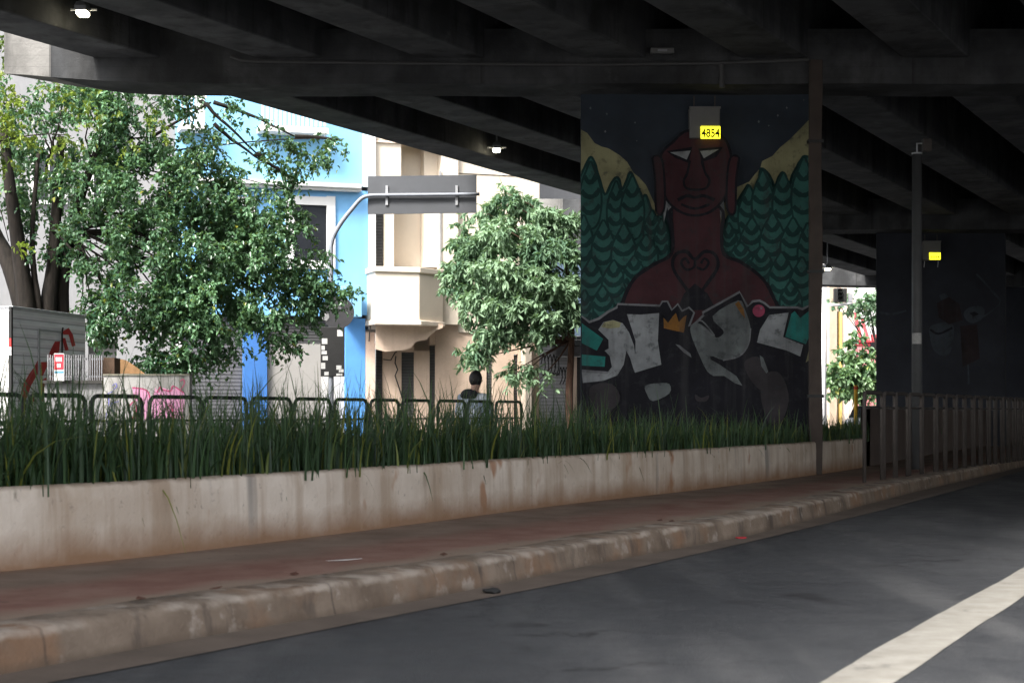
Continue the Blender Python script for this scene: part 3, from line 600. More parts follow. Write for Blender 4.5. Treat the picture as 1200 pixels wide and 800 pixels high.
bl1 = [(45, 150, 36, 46, .55), (105, 140, 36, 50, .55), (165, 150, 36.2, 48, .7), (215, 165, 36.6, 42, .6), (55, 220, 36, 46, .65), (115, 215, 36, 50, .9), (175, 215, 36, 52, 1), (235, 225, 36.4, 52, 1.1),
       (290, 240, 36.8, 46, .8), (330, 270, 37.2, 40, 1.1), (350, 300, 37.4, 30, 1), (290, 300, 36.6, 52, 1.15), (230, 300, 36, 54, 1.2), (170, 290, 35.5, 52, 1.1), (115, 285, 35.4, 44, .9), (65, 275, 35.4, 36, .6), (35, 250, 35.4, 26, .5),
       (200, 365, 35.4, 52, 1.2), (150, 360, 35, 46, 1.1), (112, 372, 34.8, 30, .8), (250, 360, 35.6, 50, 1.2), (305, 345, 36.4, 42, 1.1), (345, 345, 37, 34, 1), (378, 350, 37.3, 26, .9), (400, 342, 37.5, 13, .9),
       (90, 390, 34.8, 18, .7), (185, 415, 35.2, 30, 1), (165, 400, 35, 24, .9), (215, 410, 35.3, 28, 1), (262, 395, 35.6, 30, .8), (318, 388, 36.4, 26, .8), (338, 398, 36.6, 14, .8), (205, 440, 35.2, 10, .8),
       (372, 172, 37.6, 26, .5), (345, 190, 37.4, 28, .5), (318, 165, 37.2, 24, .3), (403, 163, 37.8, 14, .8), (290, 135, 37, 26, .16), (255, 130, 36.8, 28, .22), (310, 210, 37, 30, .4), (345, 225, 37.2, 22, .7), (20, 110, 36, 30, .8), (5, 220, 35.6, 26, .6), (75, 110, 36, 34, .9), (140, 108, 36, 34, .9), (195, 112, 36.2, 30, .8)]
hubs = [P(20, 240, 35.3), P(62, 270, 35.7), P(85, 270, 36), P(110, 190, 36.2), P(60, 180, 35.8)]
for b in bl1:
    if b[4] < .55: continue
    c = P(*b[:3]); h = min(hubs, key=lambda q: (q-c).length+random.uniform(0, .8)); limb(mb, L1(h), L1(c), .022+.012*random.random(), .008, .28)
for a, b in [((120, 200, 36.3), (250, 120, 37)), ((250, 120, 37), (345, 160, 37.5)), ((235, 118, 36.8), (300, 180, 37.2)), ((300, 180, 37.2), (340, 215, 37.3)), ((345, 160, 37.5), (400, 165, 37.8)), ((250, 145, 36.9), (310, 190, 37.2)), ((150, 300, 35.6), (380, 352, 37.3)), ((90, 280, 36), (190, 420, 35.2)), ((190, 230, 36), (330, 260, 37)),
             ((90, 250, 36.1), (140, 250, 35.6)), ((140, 250, 35.6), (190, 300, 35.5)), ((75, 300, 35.8), (130, 310, 35.3))]:
    limb(mb, L1(P(*a)), L1(P(*b)), .05, .018, .12, 8)
mb.build('trunk', BARK, T1, smooth=True)
po, ax, ln, wd, tn = crown(bl1, 235, 13, .36, .108, .066, .55, .012, .8, 1.5, -.085); leafmesh('crown', LEAF1, po-np.array(T1.location), ax, ln, wd, tn, T1)

# yellow-green tree reaching in from the left edge
T3 = empty('broadleaf_tree', (P(-70, 500, 33.5).x, 33.5, .05), 0, 'yellow-green leaved tree reaching in at the left edge under the beam end', 'tree')
mb = MB(); l3 = lambda p: Vector(p)-T3.location
q = smooth3([P(-70, 545, 33.5), P(-62, 400, 33.5), P(-50, 250, 33.4), P(-35, 150, 33.4)]); mb.tube([l3(p) for p in q], [.16-.008*i for i in range(len(q))], 8)
bl3 = [(5, 120, 33.4, 20, 1), (15, 150, 33.4, 14, .8), (3, 185, 33.3, 15, .9), (12, 283, 33.2, 9, 1), (70, 112, 33.8, 13, .8), (98, 118, 33.9, 16, .7), (130, 130, 34, 12, .6), (85, 160, 33.8, 12, .8), (24, 168, 33.4, 14, .9), (172, 128, 34.2, 13, .6), (5, 95, 33.6, 12, 1), (1, 60, 33.8, 9, 1.4), (2, 40, 33.8, 9, 1.4), (-30, 140, 33.4, 36, 1), (190, 150, 34.4, 12, .6), (150, 165, 34.2, 10, .5), (70, 175, 33.8, 14, .6)]
for b in bl3[:4]+bl3[7:9]+bl3[11:12]: limb(mb, l3(P(-40, 175, 33.4)), l3(P(*b[:3])), .02, .008, .5)
mb.build('trunk', BARK, T3, smooth=True)
po, ax, ln, wd, tn = crown(bl3, 90, 12, .3, .10, .05, .6, .05); leafmesh('crown', LEAF3, po-np.array(T3.location), ax, ln, wd, tn, T3)

# tree 2 : feathery grey-green tree in front of the cream house
T2 = empty('broadleaf_tree', (P(668, 500, 50.0).x, 50.0, .05), 0, 'pale green tree with layered drooping leaves, between the cream house and the mural', 'tree')
mb = MB(); l2 = lambda p: Vector(p)-T2.location
q = smooth3([P(668, 533, 50.0), P(667, 460, 50.0), P(669, 420, 50.0), P(670, 380, 50.0), P(668, 330, 50.0), P(655, 290, 50.0), P(640, 250, 50.0)]); mb.tube([l2(p) for p in q], [.125-.0035*i for i in range(len(q))], 8)
bl2 = [(560, 262, 50.2, 22, 1), (655, 262, 50.2, 24, 1), (535, 325, 50.0, 16, 1), (600, 240, 50.2, 30, 1), (570, 250, 50.2, 22, .9), (630, 252, 50.0, 24, 1), (600, 272, 49.6, 36, 1.1), (560, 285, 50.0, 30, 1), (640, 290, 49.6, 34, 1.1), (665, 300, 49.6, 22, 1), (548, 310, 50.0, 24, 1), (585, 318, 49.4, 36, 1.2), (620, 325, 49.4, 36, 1.1), (655, 335, 49.6, 30, 1.1), (540, 340, 50.0, 18, .9), (560, 350, 49.6, 28, 1.1), (600, 358, 49.3, 34, 1.2), (640, 365, 49.5, 30, 1.1), (670, 360, 49.8, 18, 1), (585, 385, 49.5, 26, 1.1), (615, 388, 49.4, 24, 1), (650, 385, 49.6, 18, .8), (560, 372, 49.8, 18, .9), (548, 412, 49.6, 12, .9), (560, 420, 49.6, 11, .9), (596, 437, 49.5, 14, .8), (620, 432, 49.6, 12, .7), (632, 445, 49.6, 14, .6), (590, 225, 50.0, 16, .5), (568, 405, 49.6, 12, .8), (675, 330, 49.6, 14, 1)]
for b in bl2: limb(mb, l2(P(667, min(400, max(280, b[1]+50)), 50.0)), l2(P(*b[:3])), .035, .01)
mb.build('trunk', BARK2, T2, smooth=True)
po, ax, ln, wd, tn = crown(bl2, 250, 15, .32, .22, .072, .7, .0, .36, 1.6, -.10); leafmesh('crown', LEAF2, po-np.array(T2.location), ax, ln, wd, tn, T2, .12)

# ------------------------------------------------------------------ planter grass
def grass():
    idx = np.where((WP[:, 1] > 8) & (WP[:, 1] < 48))[0]; N = 24000
    wgt = 1/WP[idx, 1]**1.0; wgt /= wgt.sum(); k = rng.choice(idx, N, p=wgt); nl_ = normals(WP)
    edge = rng.uniform(0, 1, N) < .2; off = np.where(edge, rng.uniform(.14, .35, N), rng.uniform(.15, 1.66, N))
    clump = rng.integers(0, 2600, N); cr = np.random.default_rng(5); cofs = cr.normal(0, 1, (2600, 3))
    base = WP[k]+nl_[k]*off[:, None]+rng.normal(0, .08, (N, 2))
    pyy = base[:, 1]
    hm = .55+.10*np.sin(base[:, 1]*1.9+base[:, 0])+.07*np.sin(base[:, 1]*4.3+1)
    h = np.clip(hm*rng.uniform(.55, 1.3, N)*(1+.25*cofs[clump, 0]*.6)+(rng.uniform(0, 1, N) < .10)*rng.uniform(.1, .55, N), .2, 1.5)
    h *= np.interp(base[:, 1], [16, 21, 27], [1, .85, .62]); wisp = (rng.uniform(0, 1, N) < .085) & (base[:, 1] < 21); h = np.where(wisp, rng.uniform(.6, 1.12, N), h)
    az = rng.uniform(0, 2*np.pi, N); bend = rng.gamma(1.6, .21, N)+.02; front = edge & (rng.uniform(0, 1, N) < .03)
    az = np.where(front, np.arctan2(-nl_[k][:, 1], -nl_[k][:, 0])+rng.normal(0, .5, N), az); bend = np.where(front, rng.uniform(1.0, 1.5, N), bend); h = np.where(front, h*.6, h)
    S = 6; w_ = np.where(wisp, rng.uniform(.006, .013, N), rng.uniform(.010, .024, N)); bend = np.where(wisp & ~front, rng.gamma(2.2, .16, N)+.05, bend); t = np.linspace(0, 1, S); V = np.zeros((N, S, 2, 3), np.float32)
    sx, sy = -np.sin(az+rng.normal(0, .6, N)), np.cos(az)
    for i, tt in enumerate(t):
        ang = bend*tt*2.0; reach = h*bend*tt**2*.9; z = h*(tt-bend*.55*tt**3); z = np.where(front, h*(tt*.8-1.35*tt**2*bend*.8), z); reach = np.where(front, h*.55*tt+.05*tt, reach)
        cx = base[:, 0]+np.cos(az)*reach; cy = base[:, 1]+np.sin(az)*reach; ww = w_*(1-tt**1.8)*.5+.0008
        for j, s_ in enumerate((-1, 1)): V[:, i, j] = np.stack([cx+s_*sx*ww, cy+s_*sy*ww, .68+z], 1)
    b = (np.arange(N)*S*2)[:, None]; Q = []
    for i in range(S-1): Q.append(np.stack([b[:, 0]+i*2, b[:, 0]+i*2+1, b[:, 0]+i*2+3, b[:, 0]+i*2+2], 1))
    Q = np.concatenate(Q).astype(np.int32); me = bpy.data.meshes.new('grass'); me.vertices.add(N*S*2); me.vertices.foreach_set('co', V.ravel())
    me.loops.add(Q.size); me.loops.foreach_set('vertex_index', Q.ravel()); me.polygons.add(len(Q)); me.polygons.foreach_set('loop_start', np.arange(len(Q), dtype=np.int32)*4)
    me.update(calc_edges=True); T = np.zeros((N, S*2, 4), np.float32); T[:, :, 0] = np.clip(rng.normal(.42, .22, N)+.22*cofs[clump, 1], 0, 1)[:, None]; T[:, :, 1] = ((rng.uniform(0, 1, N) < .11)*rng.uniform(.1, .6, N))[:, None]; T[:, :, 3] = 1
    me.color_attributes.new('tint', 'FLOAT_COLOR', 'POINT').data.foreach_set('color', T.ravel()); me.materials.append(m_leaf('grass_blade', (.014, .038, .018), (.055, .112, .042), .26, .55))
    me.validate(); o = bpy.data.objects.new('grass', me); COL.objects.link(o)
    tag(o, 'tall strap-leaved green grass filling the planter above the low wall', 'grass', kind='stuff')
grass()

# ------------------------------------------------------------------ houses across the street
class Facade:
    def __init__(s, px, Y, slope, name, label, cat='building', group=None):
        s.t = math.atan(slope); s.c, s.sn = math.cos(s.t), math.sin(s.t); s.ox, s.oy = (px-600)/F*Y, Y
        s.root = empty(name, (s.ox, s.oy, 0), s.t, label, cat, group)
    def s_(s, px, d=0.):
        k = (px-600)/F; return (k*(s.oy+d*s.c)-s.ox+d*s.sn)/(s.c-k*s.sn)
    def z_(s, px, py, d=0.):
        Y = s.oy+s.s_(px, d)*s.sn+d*s.c; return CH+(HOR-py)/F*Y
    def xyz(s, px, py, d): return (s.s_(px, d), d, s.z_(px, py, d))
    def bx(s, mb, p0, p1, y0, y1, d0, d1):
        pm = (p0+p1)/2; return mb.box(s.s_(p0, d0), s.s_(p1, d0), d0, d1, s.z_(pm, y1, d0) if y1 < 900 else 0, s.z_(pm, y0, d0))
    def part(s, name, m, boxes, parent=None, bevel=0):
        mb = MB()
        for b in boxes: s.bx(mb, *b)
        return mb.build(name, m, parent or s.root, bevel=bevel)
    def win(s, p0, p1, y0, y1, fm, gm, d=0.02, fr=3, mull=1):
        f = s.part('window', fm, [(p0-fr, p0, y0-fr, y1+fr, d-.09, d), (p1, p1+fr, y0-fr, y1+fr, d-.09, d), (p0, p1, y0-fr, y0, d-.09, d), (p0, p1, y1, y1+fr, d-.12, d)])
        s.part('pane', gm, [(p0, p1, y0, y1, d-.03, d-.005)], f)
        if mull:
            s.part('mullion', fm, [((p0+p1)/2-.5, (p0+p1)/2+.5, y0, y1, d-.06, d-.031)], f)
        return f
BLUE = mat('blue_wall_paint', (.16, .37, .62), .85, .07, 1.2, .1, 30, .12, (.10, .25, .5)); LBLUE = mat('light_blue_wall_paint', (.20, .44, .66), .85, .06, 1.2, .1, 30, .08, (.2, .4, .6))
DBLUE = mat('shaded_blue_paint', (.035, .13, .36), .8, .1, 1.5, .1, 30, .2, (.05, .1, .3))
WHITE = mat('white_paint', (.62, .615, .60), .8, .06, 2, .1); CREAM = mat('cream_wall_paint', (.60, .525, .43), .85, .06, 1.5, .12, 30, .12, (.45, .36, .27)); TAN = mat('tan_plaster', (.52, .40, .31), .88, .12, 1.5, .2, 30, .2, (.3, .22, .16))
PALE = mat('pale_grey_plaster', (.235, .235, .24), .88, .10, 1.0, .15, 30, .25, (.33, .32, .31)); DGLASS = mat('dark_glass', (.018, .02, .024), .12, .2, 2, 0, spec=.6)
def m_shutter(name, a, b, per):
    n = NT(name); z = n.sep()[2]; f = n.math('FRACT', n.math('MULTIPLY', z, per)); c = n.mix(n.ramp(f, .0, .25, 0, 1), a, b)
    c = n.mix(n.math('MULTIPLY', n.ramp(n.noise(2, 4, .6, (1, 1, .3)), .5, .7), .5), c, mul(a, .9)); n.bump(n.math('PINGPONG', f, .5), .6, .03); return n.out(c, .55, .2, .4)
SHUT = m_shutter('dark_roller_shutter', (.04, .04, .045), (.10, .10, .108), 9.0); SHUT2 = m_shutter('black_slats', (.015, .015, .016), (.055, .055, .055), 11.0); SHUT3 = m_shutter('grey_roller_shutter', (.16, .16, .165), (.34, .34, .345), 8.0)

# blue house
B = Facade(430, 51.6, .35, 'blue_house', 'light blue painted house with white cornice and framed window, behind the big tree')
B.part('wall', BLUE, [(206, 432, 219, 367, 0, .4)]); B.part('upper_wall', LBLUE, [(206, 427, -60, 213, -.03, .4)]); B.part('side_pilaster', mat('very_pale_blue', (.58, .74, .82), .85, .05, 1, .1), [(425.5, 433, -60, 219, -.10, -.032)])
B.part('cornice', WHITE, [(206, 424, 211, 216, -.42, -.002), (206, 424, 216, 219.5, -.3, -.002)], bevel=.02)
B.part('return_wall', mat('house_core', (.4, .4, .42)), [(206, 425, -60, 900, .42, 8)])
B.win(345, 383, 240, 305, WHITE, DGLASS, 0., 10, 0); B.win(250, 290, 240, 305, WHITE, DGLASS, 0., 10, 0)
t_ = B.part('terrace', WHITE, [(306, 385, 148, 155, -.7, -.04), (306, 385, 118, 122, -.7, -.6)])
B.part('baluster', WHITE, [(q, q+2.2, 122, 148, -.69, -.61) for q in np.arange(307, 384, 5.2)], t_)
t_ = B.part('terrace', WHITE, [(212, 242, 146, 152, -.7, -.04), (212, 242, 110, 114, -.7, -.6), (232, 240, 112, 146, -.7, -.5)]); B.part('baluster', WHITE, [(q, q+2.2, 114, 146, -.69, -.61) for q in np.arange(213, 231, 5.2)], t_)
s_ = B.part('roller_shutter', SHUT, [(214, 285, 372, 900, .15, .2)]); B.part('shutter_box', mat('shutter_box_paint', (.10, .11, .13), .6), [(214, 285, 366.5, 372, .05, .25)], s_)
B.part('pilaster', DBLUE, [(285.5, 313, 368.5, 900, -.05, .4)]); B.part('pilaster', mat('part_shaded_blue_paint', (.08, .25, .55), .8, .1, 1.5), [(405, 428, 373, 900, -.05, .4)])  # both blue pilasters darkened: ground-floor shade put into the wall blue
B.part('pilaster', WHITE, [(206, 213.5, 368.5, 900, 0, .4)])
s_ = B.part('roller_shutter', SHUT2, [(313.5, 404.5, 370, 402, .12, .2)]); B.part('shutter_frame', mat('shop_panel_shaded', (.26, .25, .235), .8, .08, 2, .05), [(313.5, 376, 402.5, 900, .13, .2)], s_)  # lower panel greyed to hold the ground-floor shade in its colour
B.part('shop_panel', mat('shop_white', (.45, .44, .43), .8, .08, 2), [(376.3, 404.5, 402.5, 900, .12, .2)]); B.part('canopy_box', LBLUE, [(405, 424, 334, 371, -.75, -.052)], bevel=.01); B.part('lintel', BLUE, [(206, 404.5, 362, 369, -.08, -.002)])
# cream house
C = Facade(430, 51.6, .35, 'cream_house', 'cream house with a bay balcony on scalloped brackets, behind the overhead sign')
C.part('wall', CREAM, [(440.6, 537, -80, 166, .0, .4), (440.6, 470, 166, 240, .02, .4), (537.3, 632, 206, 390, .25, .6), (537.3, 632, -80, 205, .22, .6)]); C.part('core', mat('house_core2', (.5, .44, .36)), [(434, 630, -80, 380, 2.2, 9)])
C.part('pier_strip', WHITE, [(433, 440.4, -80, 386, -.12, .4)]); C.part('storey_band', mat('pinkish_band', (.68, .55, .45), .85), [(440.6, 537, 166.5, 169, -.05, .4)])
C.part('recess_wall', CREAM, [(462, 516, 170, 900, .95, 1.1), (450.5, 461.7, 170, 313, .1, 1.0), (518, 537, 170, 380, .05, .6), (497, 515.2, 166, 313, .55, .92)])
C.part('window', SHUT2, [(440.8, 450.2, 200, 313, .25, .3)]); C.part('downpipe', mat('grey_pipe', (.25, .25, .25)), [(515.6, 517.4, 200, 313, .0, .08)])
def bay(d, p_l, p_m, p_r, y0, y1, name, m, back=.2, bev=0, par=None):
    a = C.s_(p_l, d); b = C.s_(p_m, d); c = C.s_(p_r, d+.75); z0, z1 = C.z_(466, y1, d), C.z_(466, y0, d)
    out = [(a, d), (b, d), (c, d+.75), (c, back+.5), (a, back+.5)]; mb = MB(); n = len(out)
    mb.add([(x, y, z) for z in (z0, z1) for x, y in out], [list(range(n))[::-1], [n+i for i in range(n)]]+[[i, (i+1) % n, n+(i+1) % n, n+i] for i in range(n)]); return mb.build(name, m, par or C.root, bevel=bev)
bal = bay(-1.0, 440, 491.5, 519, 319, 374.5, 'balcony', CREAM, .1); bay(-1.06, 438.6, 492.6, 521, 312.5, 318.8, 'balcony_rail', CREAM, .1, .015, bal); bay(-1.08, 438.2, 493.5, 521.5, 374.8, 380.5, 'balcony_base', mat('base_moulding', (.66, .57, .47), .85), .1, .02, bal)
br = [(440, 380), (519, 380), (519, 384), (511, 387), (503, 394), (500, 398), (488, 400), (482, 407), (474, 410), (452, 412), (440, 409)]
mb = MB(); mb.prism(br, lambda a, b, d: C.xyz(a, b, d), -.55, .3); mb.build('bracket', TAN, C.root)
C.part('ground_wall', TAN, [(448.5, 470.5, 381, 900, .3, .5), (485.5, 503.5, 411, 900, .3, .5), (470.7, 485.3, 381, 412.5, .3, .5), (503.7, 510, 381, 404, .3, .5), (510.2, 570, 381, 900, .31, .5), (577, 602, 381, 900, .3, .5), (607, 632, 381, 900, .3, .5), (570, 577, 381, 410, .3, .5), (602.2, 606.8, 381, 415, .3, .5)])
C.part('pier', mat('pinkish_pier', (.60, .46, .37), .85), [(429, 439.5, 389, 900, -.1, .3)]); C.part('pier', CREAM, [(616, 623, 392, 900, -.15, .29)])
for a, b, y in [(441, 448.2, 388), (471, 485, 413), (504, 509.8, 405), (570.3, 576.7, 411), (602.4, 606.6, 416)]: C.part('door', SHUT2, [(a, b, y, 900, .36, .42)])
C.part('camera', WHITE, [(441.5, 446.5, 399, 402, -.35, .0)]); 
cab = MB(); cab.tube([C.xyz(464, 417, .2), C.xyz(463, 425, .2), C.xyz(466, 433, .2), C.xyz(463, 440, .2), C.xyz(468, 455, .2), C.xyz(472, 470, .2)], .02, 5).build('cable', BLACK, C.root)
MB().tube([C.xyz(449, 421, .22), C.xyz(458, 422, .22), C.xyz(463, 413, .22), C.xyz(465, 412, .2)], .018, 5).build('cable', BLACK, C.root)
MB().tube([C.xyz(433, 330, -.16), C.xyz(435, 360, -.16), C.xyz(432.5, 400, -.16)], .02, 5).build('cable', FENCEM, C.root)
# pale house at left
A = Facade(100, 48.9, .35, 'pale_house', 'pale grey plastered house behind the leaning trunks at left')
A.part('wall', PALE, [(-60, 211, -60, 396.5, 0, .4), (-60, 103.5, 397, 900, 0, .4), (137.5, 211, 397, 900, 0, .4), (103.7, 137.3, 421.5, 900, .0, .4)]); A.part('recess', mat('recess_grey', (.34, .33, .32)), [(103.7, 137.3, 397, 421, .5, .6)]); A.part('core', PALE, [(-60, 208, -60, 380, .42, 8)])
A.part('lintel', mat('dark_lintel', (.14, .13, .13)), [(103.7, 137.3, 397, 399.5, -.02, .4)]); A.win(40, 75, 175, 235, WHITE, DGLASS, 0, 4); A.win(110, 140, 160, 230, WHITE, DGLASS, 0, 4)
# shop row right of the cream house
D = Facade(655, 62, .2, 'corner_shop', 'low blue and grey shop front scrawled with graffiti, right of the cream house')
D.part('wall', mat('shop_light_blue', (.40, .55, .70), .85, .1), [(606, 720, 300, 393, 0, .4)]); D.part('upper_wall', PALE, [(606, 720, 120, 299, 0.05, .4)]); D.part('awning', DARKSTEEL, [(652, 720, 398, 405, -.6, .1), (628, 720, 394, 397.5, -.1, .1)])
D.part('roller_shutter', SHUT3, [(632, 652, 398, 900, .1, .2), (652.3, 720, 418, 900, .1, .2)]); D.part('panel', mat('weathered_panel', (.22, .22, .23), .8, .3, 3), [(652.3, 720, 405.3, 417.7, .05, .2)]); D.part('pier', TAN, [(671, 676, 418, 900, -.05, .09)]); D.part('door', BLACK, [(676.3, 681, 418, 900, .02, .09)])
mb = MB(); dd = [0]
def scr(F_, pts, wd, d):
    pts = smoothline(pts, 3); dd[0] += .0015
    for i in range(len(pts)-1):
        a, b = Vector(pts[i]), Vector(pts[i+1]); t = (b-a).normalized(); n = Vector((-t.y, t.x))*wd/2
        mb.poly([F_.xyz(*(q), d-dd[0]-.0004*i) for q in (a+n, b+n, b-n, a-n)])
for k in range(5):
    x = 634+k*4; scr(D, [(x, 425+random.uniform(-8, 8)), (x+3, 415), (x+5, 430), (x+2, 440), (x+6, 436)], 1.2, .09)
for k in range(6):
    x = 655+k*3.5; scr(D, [(x, 440), (x+2, 430), (x+4, 442), (x+1, 450)], 1.2, .09)
mb.build('graffiti', BLACK, D.root, recalc=False)

# ------------------------------------------------------------------ cargo box (vehicle body) at left
tk = empty('cargo_trailer', (P(14.5, 500, 30).x, 30, .05), 0, 'corrugated metal box trailer with red spray paint, parked at the left edge', 'trailer')
tk.rotation_euler = (0, 0, -math.atan(.2))            # local +Y runs along its side, away from the camera
def m_corr():
    n = NT('corrugated_aluminium'); z = n.sep()[2]; f = n.math('PINGPONG', n.math('MULTIPLY', z, 6.2), .5)
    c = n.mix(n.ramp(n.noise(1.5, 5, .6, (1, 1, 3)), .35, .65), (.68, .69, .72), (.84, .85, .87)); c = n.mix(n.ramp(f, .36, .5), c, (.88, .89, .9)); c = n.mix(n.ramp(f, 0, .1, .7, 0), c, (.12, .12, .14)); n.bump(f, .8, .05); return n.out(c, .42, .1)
CORR = m_corr(); TH = P(0, 361, 30).z-.05
MB().box(-1.9, 0, 0, 2.9, .62, TH).build('box_body', CORR, tk); MB().box(-1.92, .02, -.02, 2.92, TH, TH+.04).build('roof', GALV, tk, bevel=.01)
MB().box(-.035, .012, -.06, -.001, .6, TH+.03).build('corner_post', BLACK, tk); MB().box(-1.9, -.05, -.04, -.003, .68, TH-.05).build('rear_door', WHITE, tk, bevel=.01)
def ty(px): k = (px-600)/F; c, s = math.cos(.1974), math.sin(.1974); return (k*30-tk.location.x)/(s-k*c)
def tz(px, py): return CH+(HOR-py)/F*(30+ty(px)*math.cos(.1974))-.05
def tside(mbx, pts, d): mbx.poly([(d, ty(a), tz(a, b)) for a, b in pts])
dr = MB(); dr.box(.002, .03, ty(44), ty(45.3), tz(44, 470), tz(44, 385)); dr.box(.002, .03, ty(45.3), ty(71), tz(60, 389), tz(60, 387)); dr.build('side_hatch', GALV, tk)
MB().tube([(.03, ty(71), tz(71, 470)), (.03, ty(71), tz(71, 389)), (.03, ty(72), tz(72, 384))], .018, 6).build('door_rod', BLACK, tk)
MB().box(-.03, .016, -.075, -.061, tz(9, 406), tz(9, 396)).build('reflector', mat('red_reflector', (.6, .03, .03), .4), tk); MB().box(-.03, .016, -.075, -.061, tz(9, 416), tz(9, 406.2)).build('reflector', mat('white_reflector', (.8, .8, .8), .4), tk)
mb = MB(); RED = mat('red_spray_paint', (.42, .03, .03), .7, .3, 5, 0)
for i, p in enumerate([[(22, 470), (26, 452), (34, 438), (40, 430), (44, 422), (47, 421), (45, 436), (36, 452), (30, 470)], [(46, 440), (48, 424), (55, 424), (55, 429), (50, 440)], [(56, 420), (58, 412), (64, 400), (70, 400), (69, 411), (63, 420)], [(72, 389), (80, 384), (85, 392), (88, 405), (84, 406), (80, 392), (74, 392)], [(72, 396), (76, 396), (80, 410), (76, 411)], [(46, 470), (47, 446), (54, 442), (53, 470)], [(57, 445), (62, 430), (66, 432), (62, 446)], [(30, 470), (38, 460), (40, 470)]]): tside(mb, p, .004+.0012*i)
mb.build('graffiti', RED, tk, recalc=False)
MB().box(-1.7, -.2, .1, 2.5, .45, .62).build('chassis', BLACK, tk)
for y_ in (.75, 1.75):
    for x_ in (-1.62, -.18):
        wb_ = MB().tube([(x_-.1, y_, .32), (x_+.1, y_, .32)], .32, 20).build('wheel', mat('tyre_rubber', (.02, .02, .02), .9), tk); MB().tube([(x_-.108, y_, .32), (x_+.108, y_, .32)], .17, 14).build('rim', GALV, wb_)
# small red and white sign, iron fence, garden walls
sg = empty('notice_sign', P(69.5, 446, 29.3), 0, 'small red and white notice board on the iron fence beside the trailer', 'sign'); s_ = 29.3/F
MB().box(-5.8*s_, 5.8*s_, -.02, 0, 0, 32*s_).build('board', WHITE, sg); MB().box(-5.4*s_, 5.4*s_, -.024, -.0205, 13*s_, 31*s_).build('red_field', mat('sign_red', (.62, .03, .05), .6), sg); MB().box(-5.4*s_, 5.4*s_, -.024, -.0205, 9*s_, 11*s_).build('blue_band', mat('sign_blue', (.05, .25, .38), .6), sg)
mb = MB()
for x0, x1, z0, z1 in [(-3.8, -1.2, 22.5, 27.5), (-.6, 1, 22.5, 27.5), (1.8, 3.4, 22.5, 27.5), (-2.2, -.8, 15.5, 20), (-.3, 2, 15.5, 20)]: mb.box(x0*s_, x1*s_, -.027, -.0245, z0*s_, z1*s_)
mb.build('lettering', WHITE, sg)
YG = 29.5
gw = empty('garden_wall', P(88, 520, YG), 0, 'dirty grey garden wall with dark coping, below the iron fence', 'wall'); gw.location.z = .05; g_ = YG/F; gx = lambda p: (p-88)*g_; gz = lambda y: CH+(HOR-y)*g_-.05
GWM = mat('streaked_dirty_wall', (.20, .20, .20), .9, .25, 2.5, .2, 30, .85, (.10, .10, .10)); MB().box(gx(52), gx(120.5), 0, .2, 0, gz(449)).build('wall_body', GWM, gw); MB().box(gx(50), gx(121), -.08, .25, gz(449), gz(445.5)).build('coping', mat('black_coping', (.04, .038, .035), .9, .3), gw)
IR = mat('grey_iron', (.20, .20, .21), .6, .2, 6, 0)
fe = empty('iron_fence', P(92, 445.5, YG+.1), 0, 'iron bar fence on the dark coping behind the notice board', 'fence'); fe.location.z = gz(445.5)+.05; hx = lambda p: (p-92)*g_; H_ = 31*g_
for q in np.arange(56, 121, 2.75): MB().box(hx(q)-.008, hx(q)+.008, .0, .016, 0, H_*(.94+.06*random.random())).build('bar', IR, fe)
MB().box(hx(55), hx(121), .017, .033, H_*.12, H_*.12+.03).build('rail', IR, fe); MB().box(hx(55), hx(121), .017, .033, H_*.78, H_*.78+.03).build('rail', IR, fe)
tag(MB().box(P(104, 0, 33).x, P(134, 0, 33).x, 33, 33.5, .05, P(0, 419, 33).z).build('plank_screen', mat('dark_brown_boards', (.09, .055, .035), .85, .3, 6)), 'dark brown board screen standing behind the iron fence', 'screen')
gf = empty('graffiti_wall', P(171, 520, YG-.4), 0, 'white garden wall covered in pink graffiti, below the hanging branches', 'wall'); gf.location.z = .05; g2 = (YG-.4)/F; fx_ = lambda p: (p-171)*g2; fz = lambda y: CH+(HOR-y)*g2-.05
GFM = mat('white_streaked_wall', (.42, .41, .39), .88, .12, 2.5, .15, 30, .7, (.12, .11, .09)); MB().box(fx_(121.5), fx_(222), 0, .25, 0, fz(440)).build('wall_body', GFM, gf); MB().box(fx_(121), fx_(222.5), -.02, .27, fz(440), fz(438)).build('coping', mat('mossy_coping', (.22, .21, .16), .9, .3, 6), gf)
mb = MB()
def gpoly(pts, d): mb.poly([(fx_(a), d, fz(b)) for a, b in pts])
for i, p in enumerate([[(155, 454), (172, 457), (176, 470), (170, 494), (166, 470), (158, 470)], [(178, 470), (182, 454), (186, 460), (190, 454), (200, 457), (207, 454), (216, 460), (216, 490), (178, 490)]]): gpoly(p, -.003-.001*i)
gp_o = mb.build('pink_paint', mat('pink_spray', (.62, .30, .45), .8, .2, 4, 0), gf, recalc=False); mb = MB(); kk = 0
def gl(pts, wd):
    global kk
    pts = smoothline(pts, 3)
    for i in range(len(pts)-1):
        a, b = Vector(pts[i]), Vector(pts[i+1]); t = (b-a).normalized(); n = Vector((-t.y, t.x))*wd/2; kk += 1; gpoly([a+n, b+n, b-n, a-n], -.006-.0002*kk)
gl([(155, 454), (172, 457), (176, 468)], 1.4); gl([(184, 460), (188, 453), (190, 456), (200, 458), (203, 452), (215, 460)], 1.3); gl([(152, 475), (158, 470), (160, 482), (155, 490), (162, 488)], 1.2); gl([(195, 480), (200, 474), (203, 486), (198, 492)], 1.2); gl([(211, 447), (215, 444), (216, 450), (212, 456)], .9)
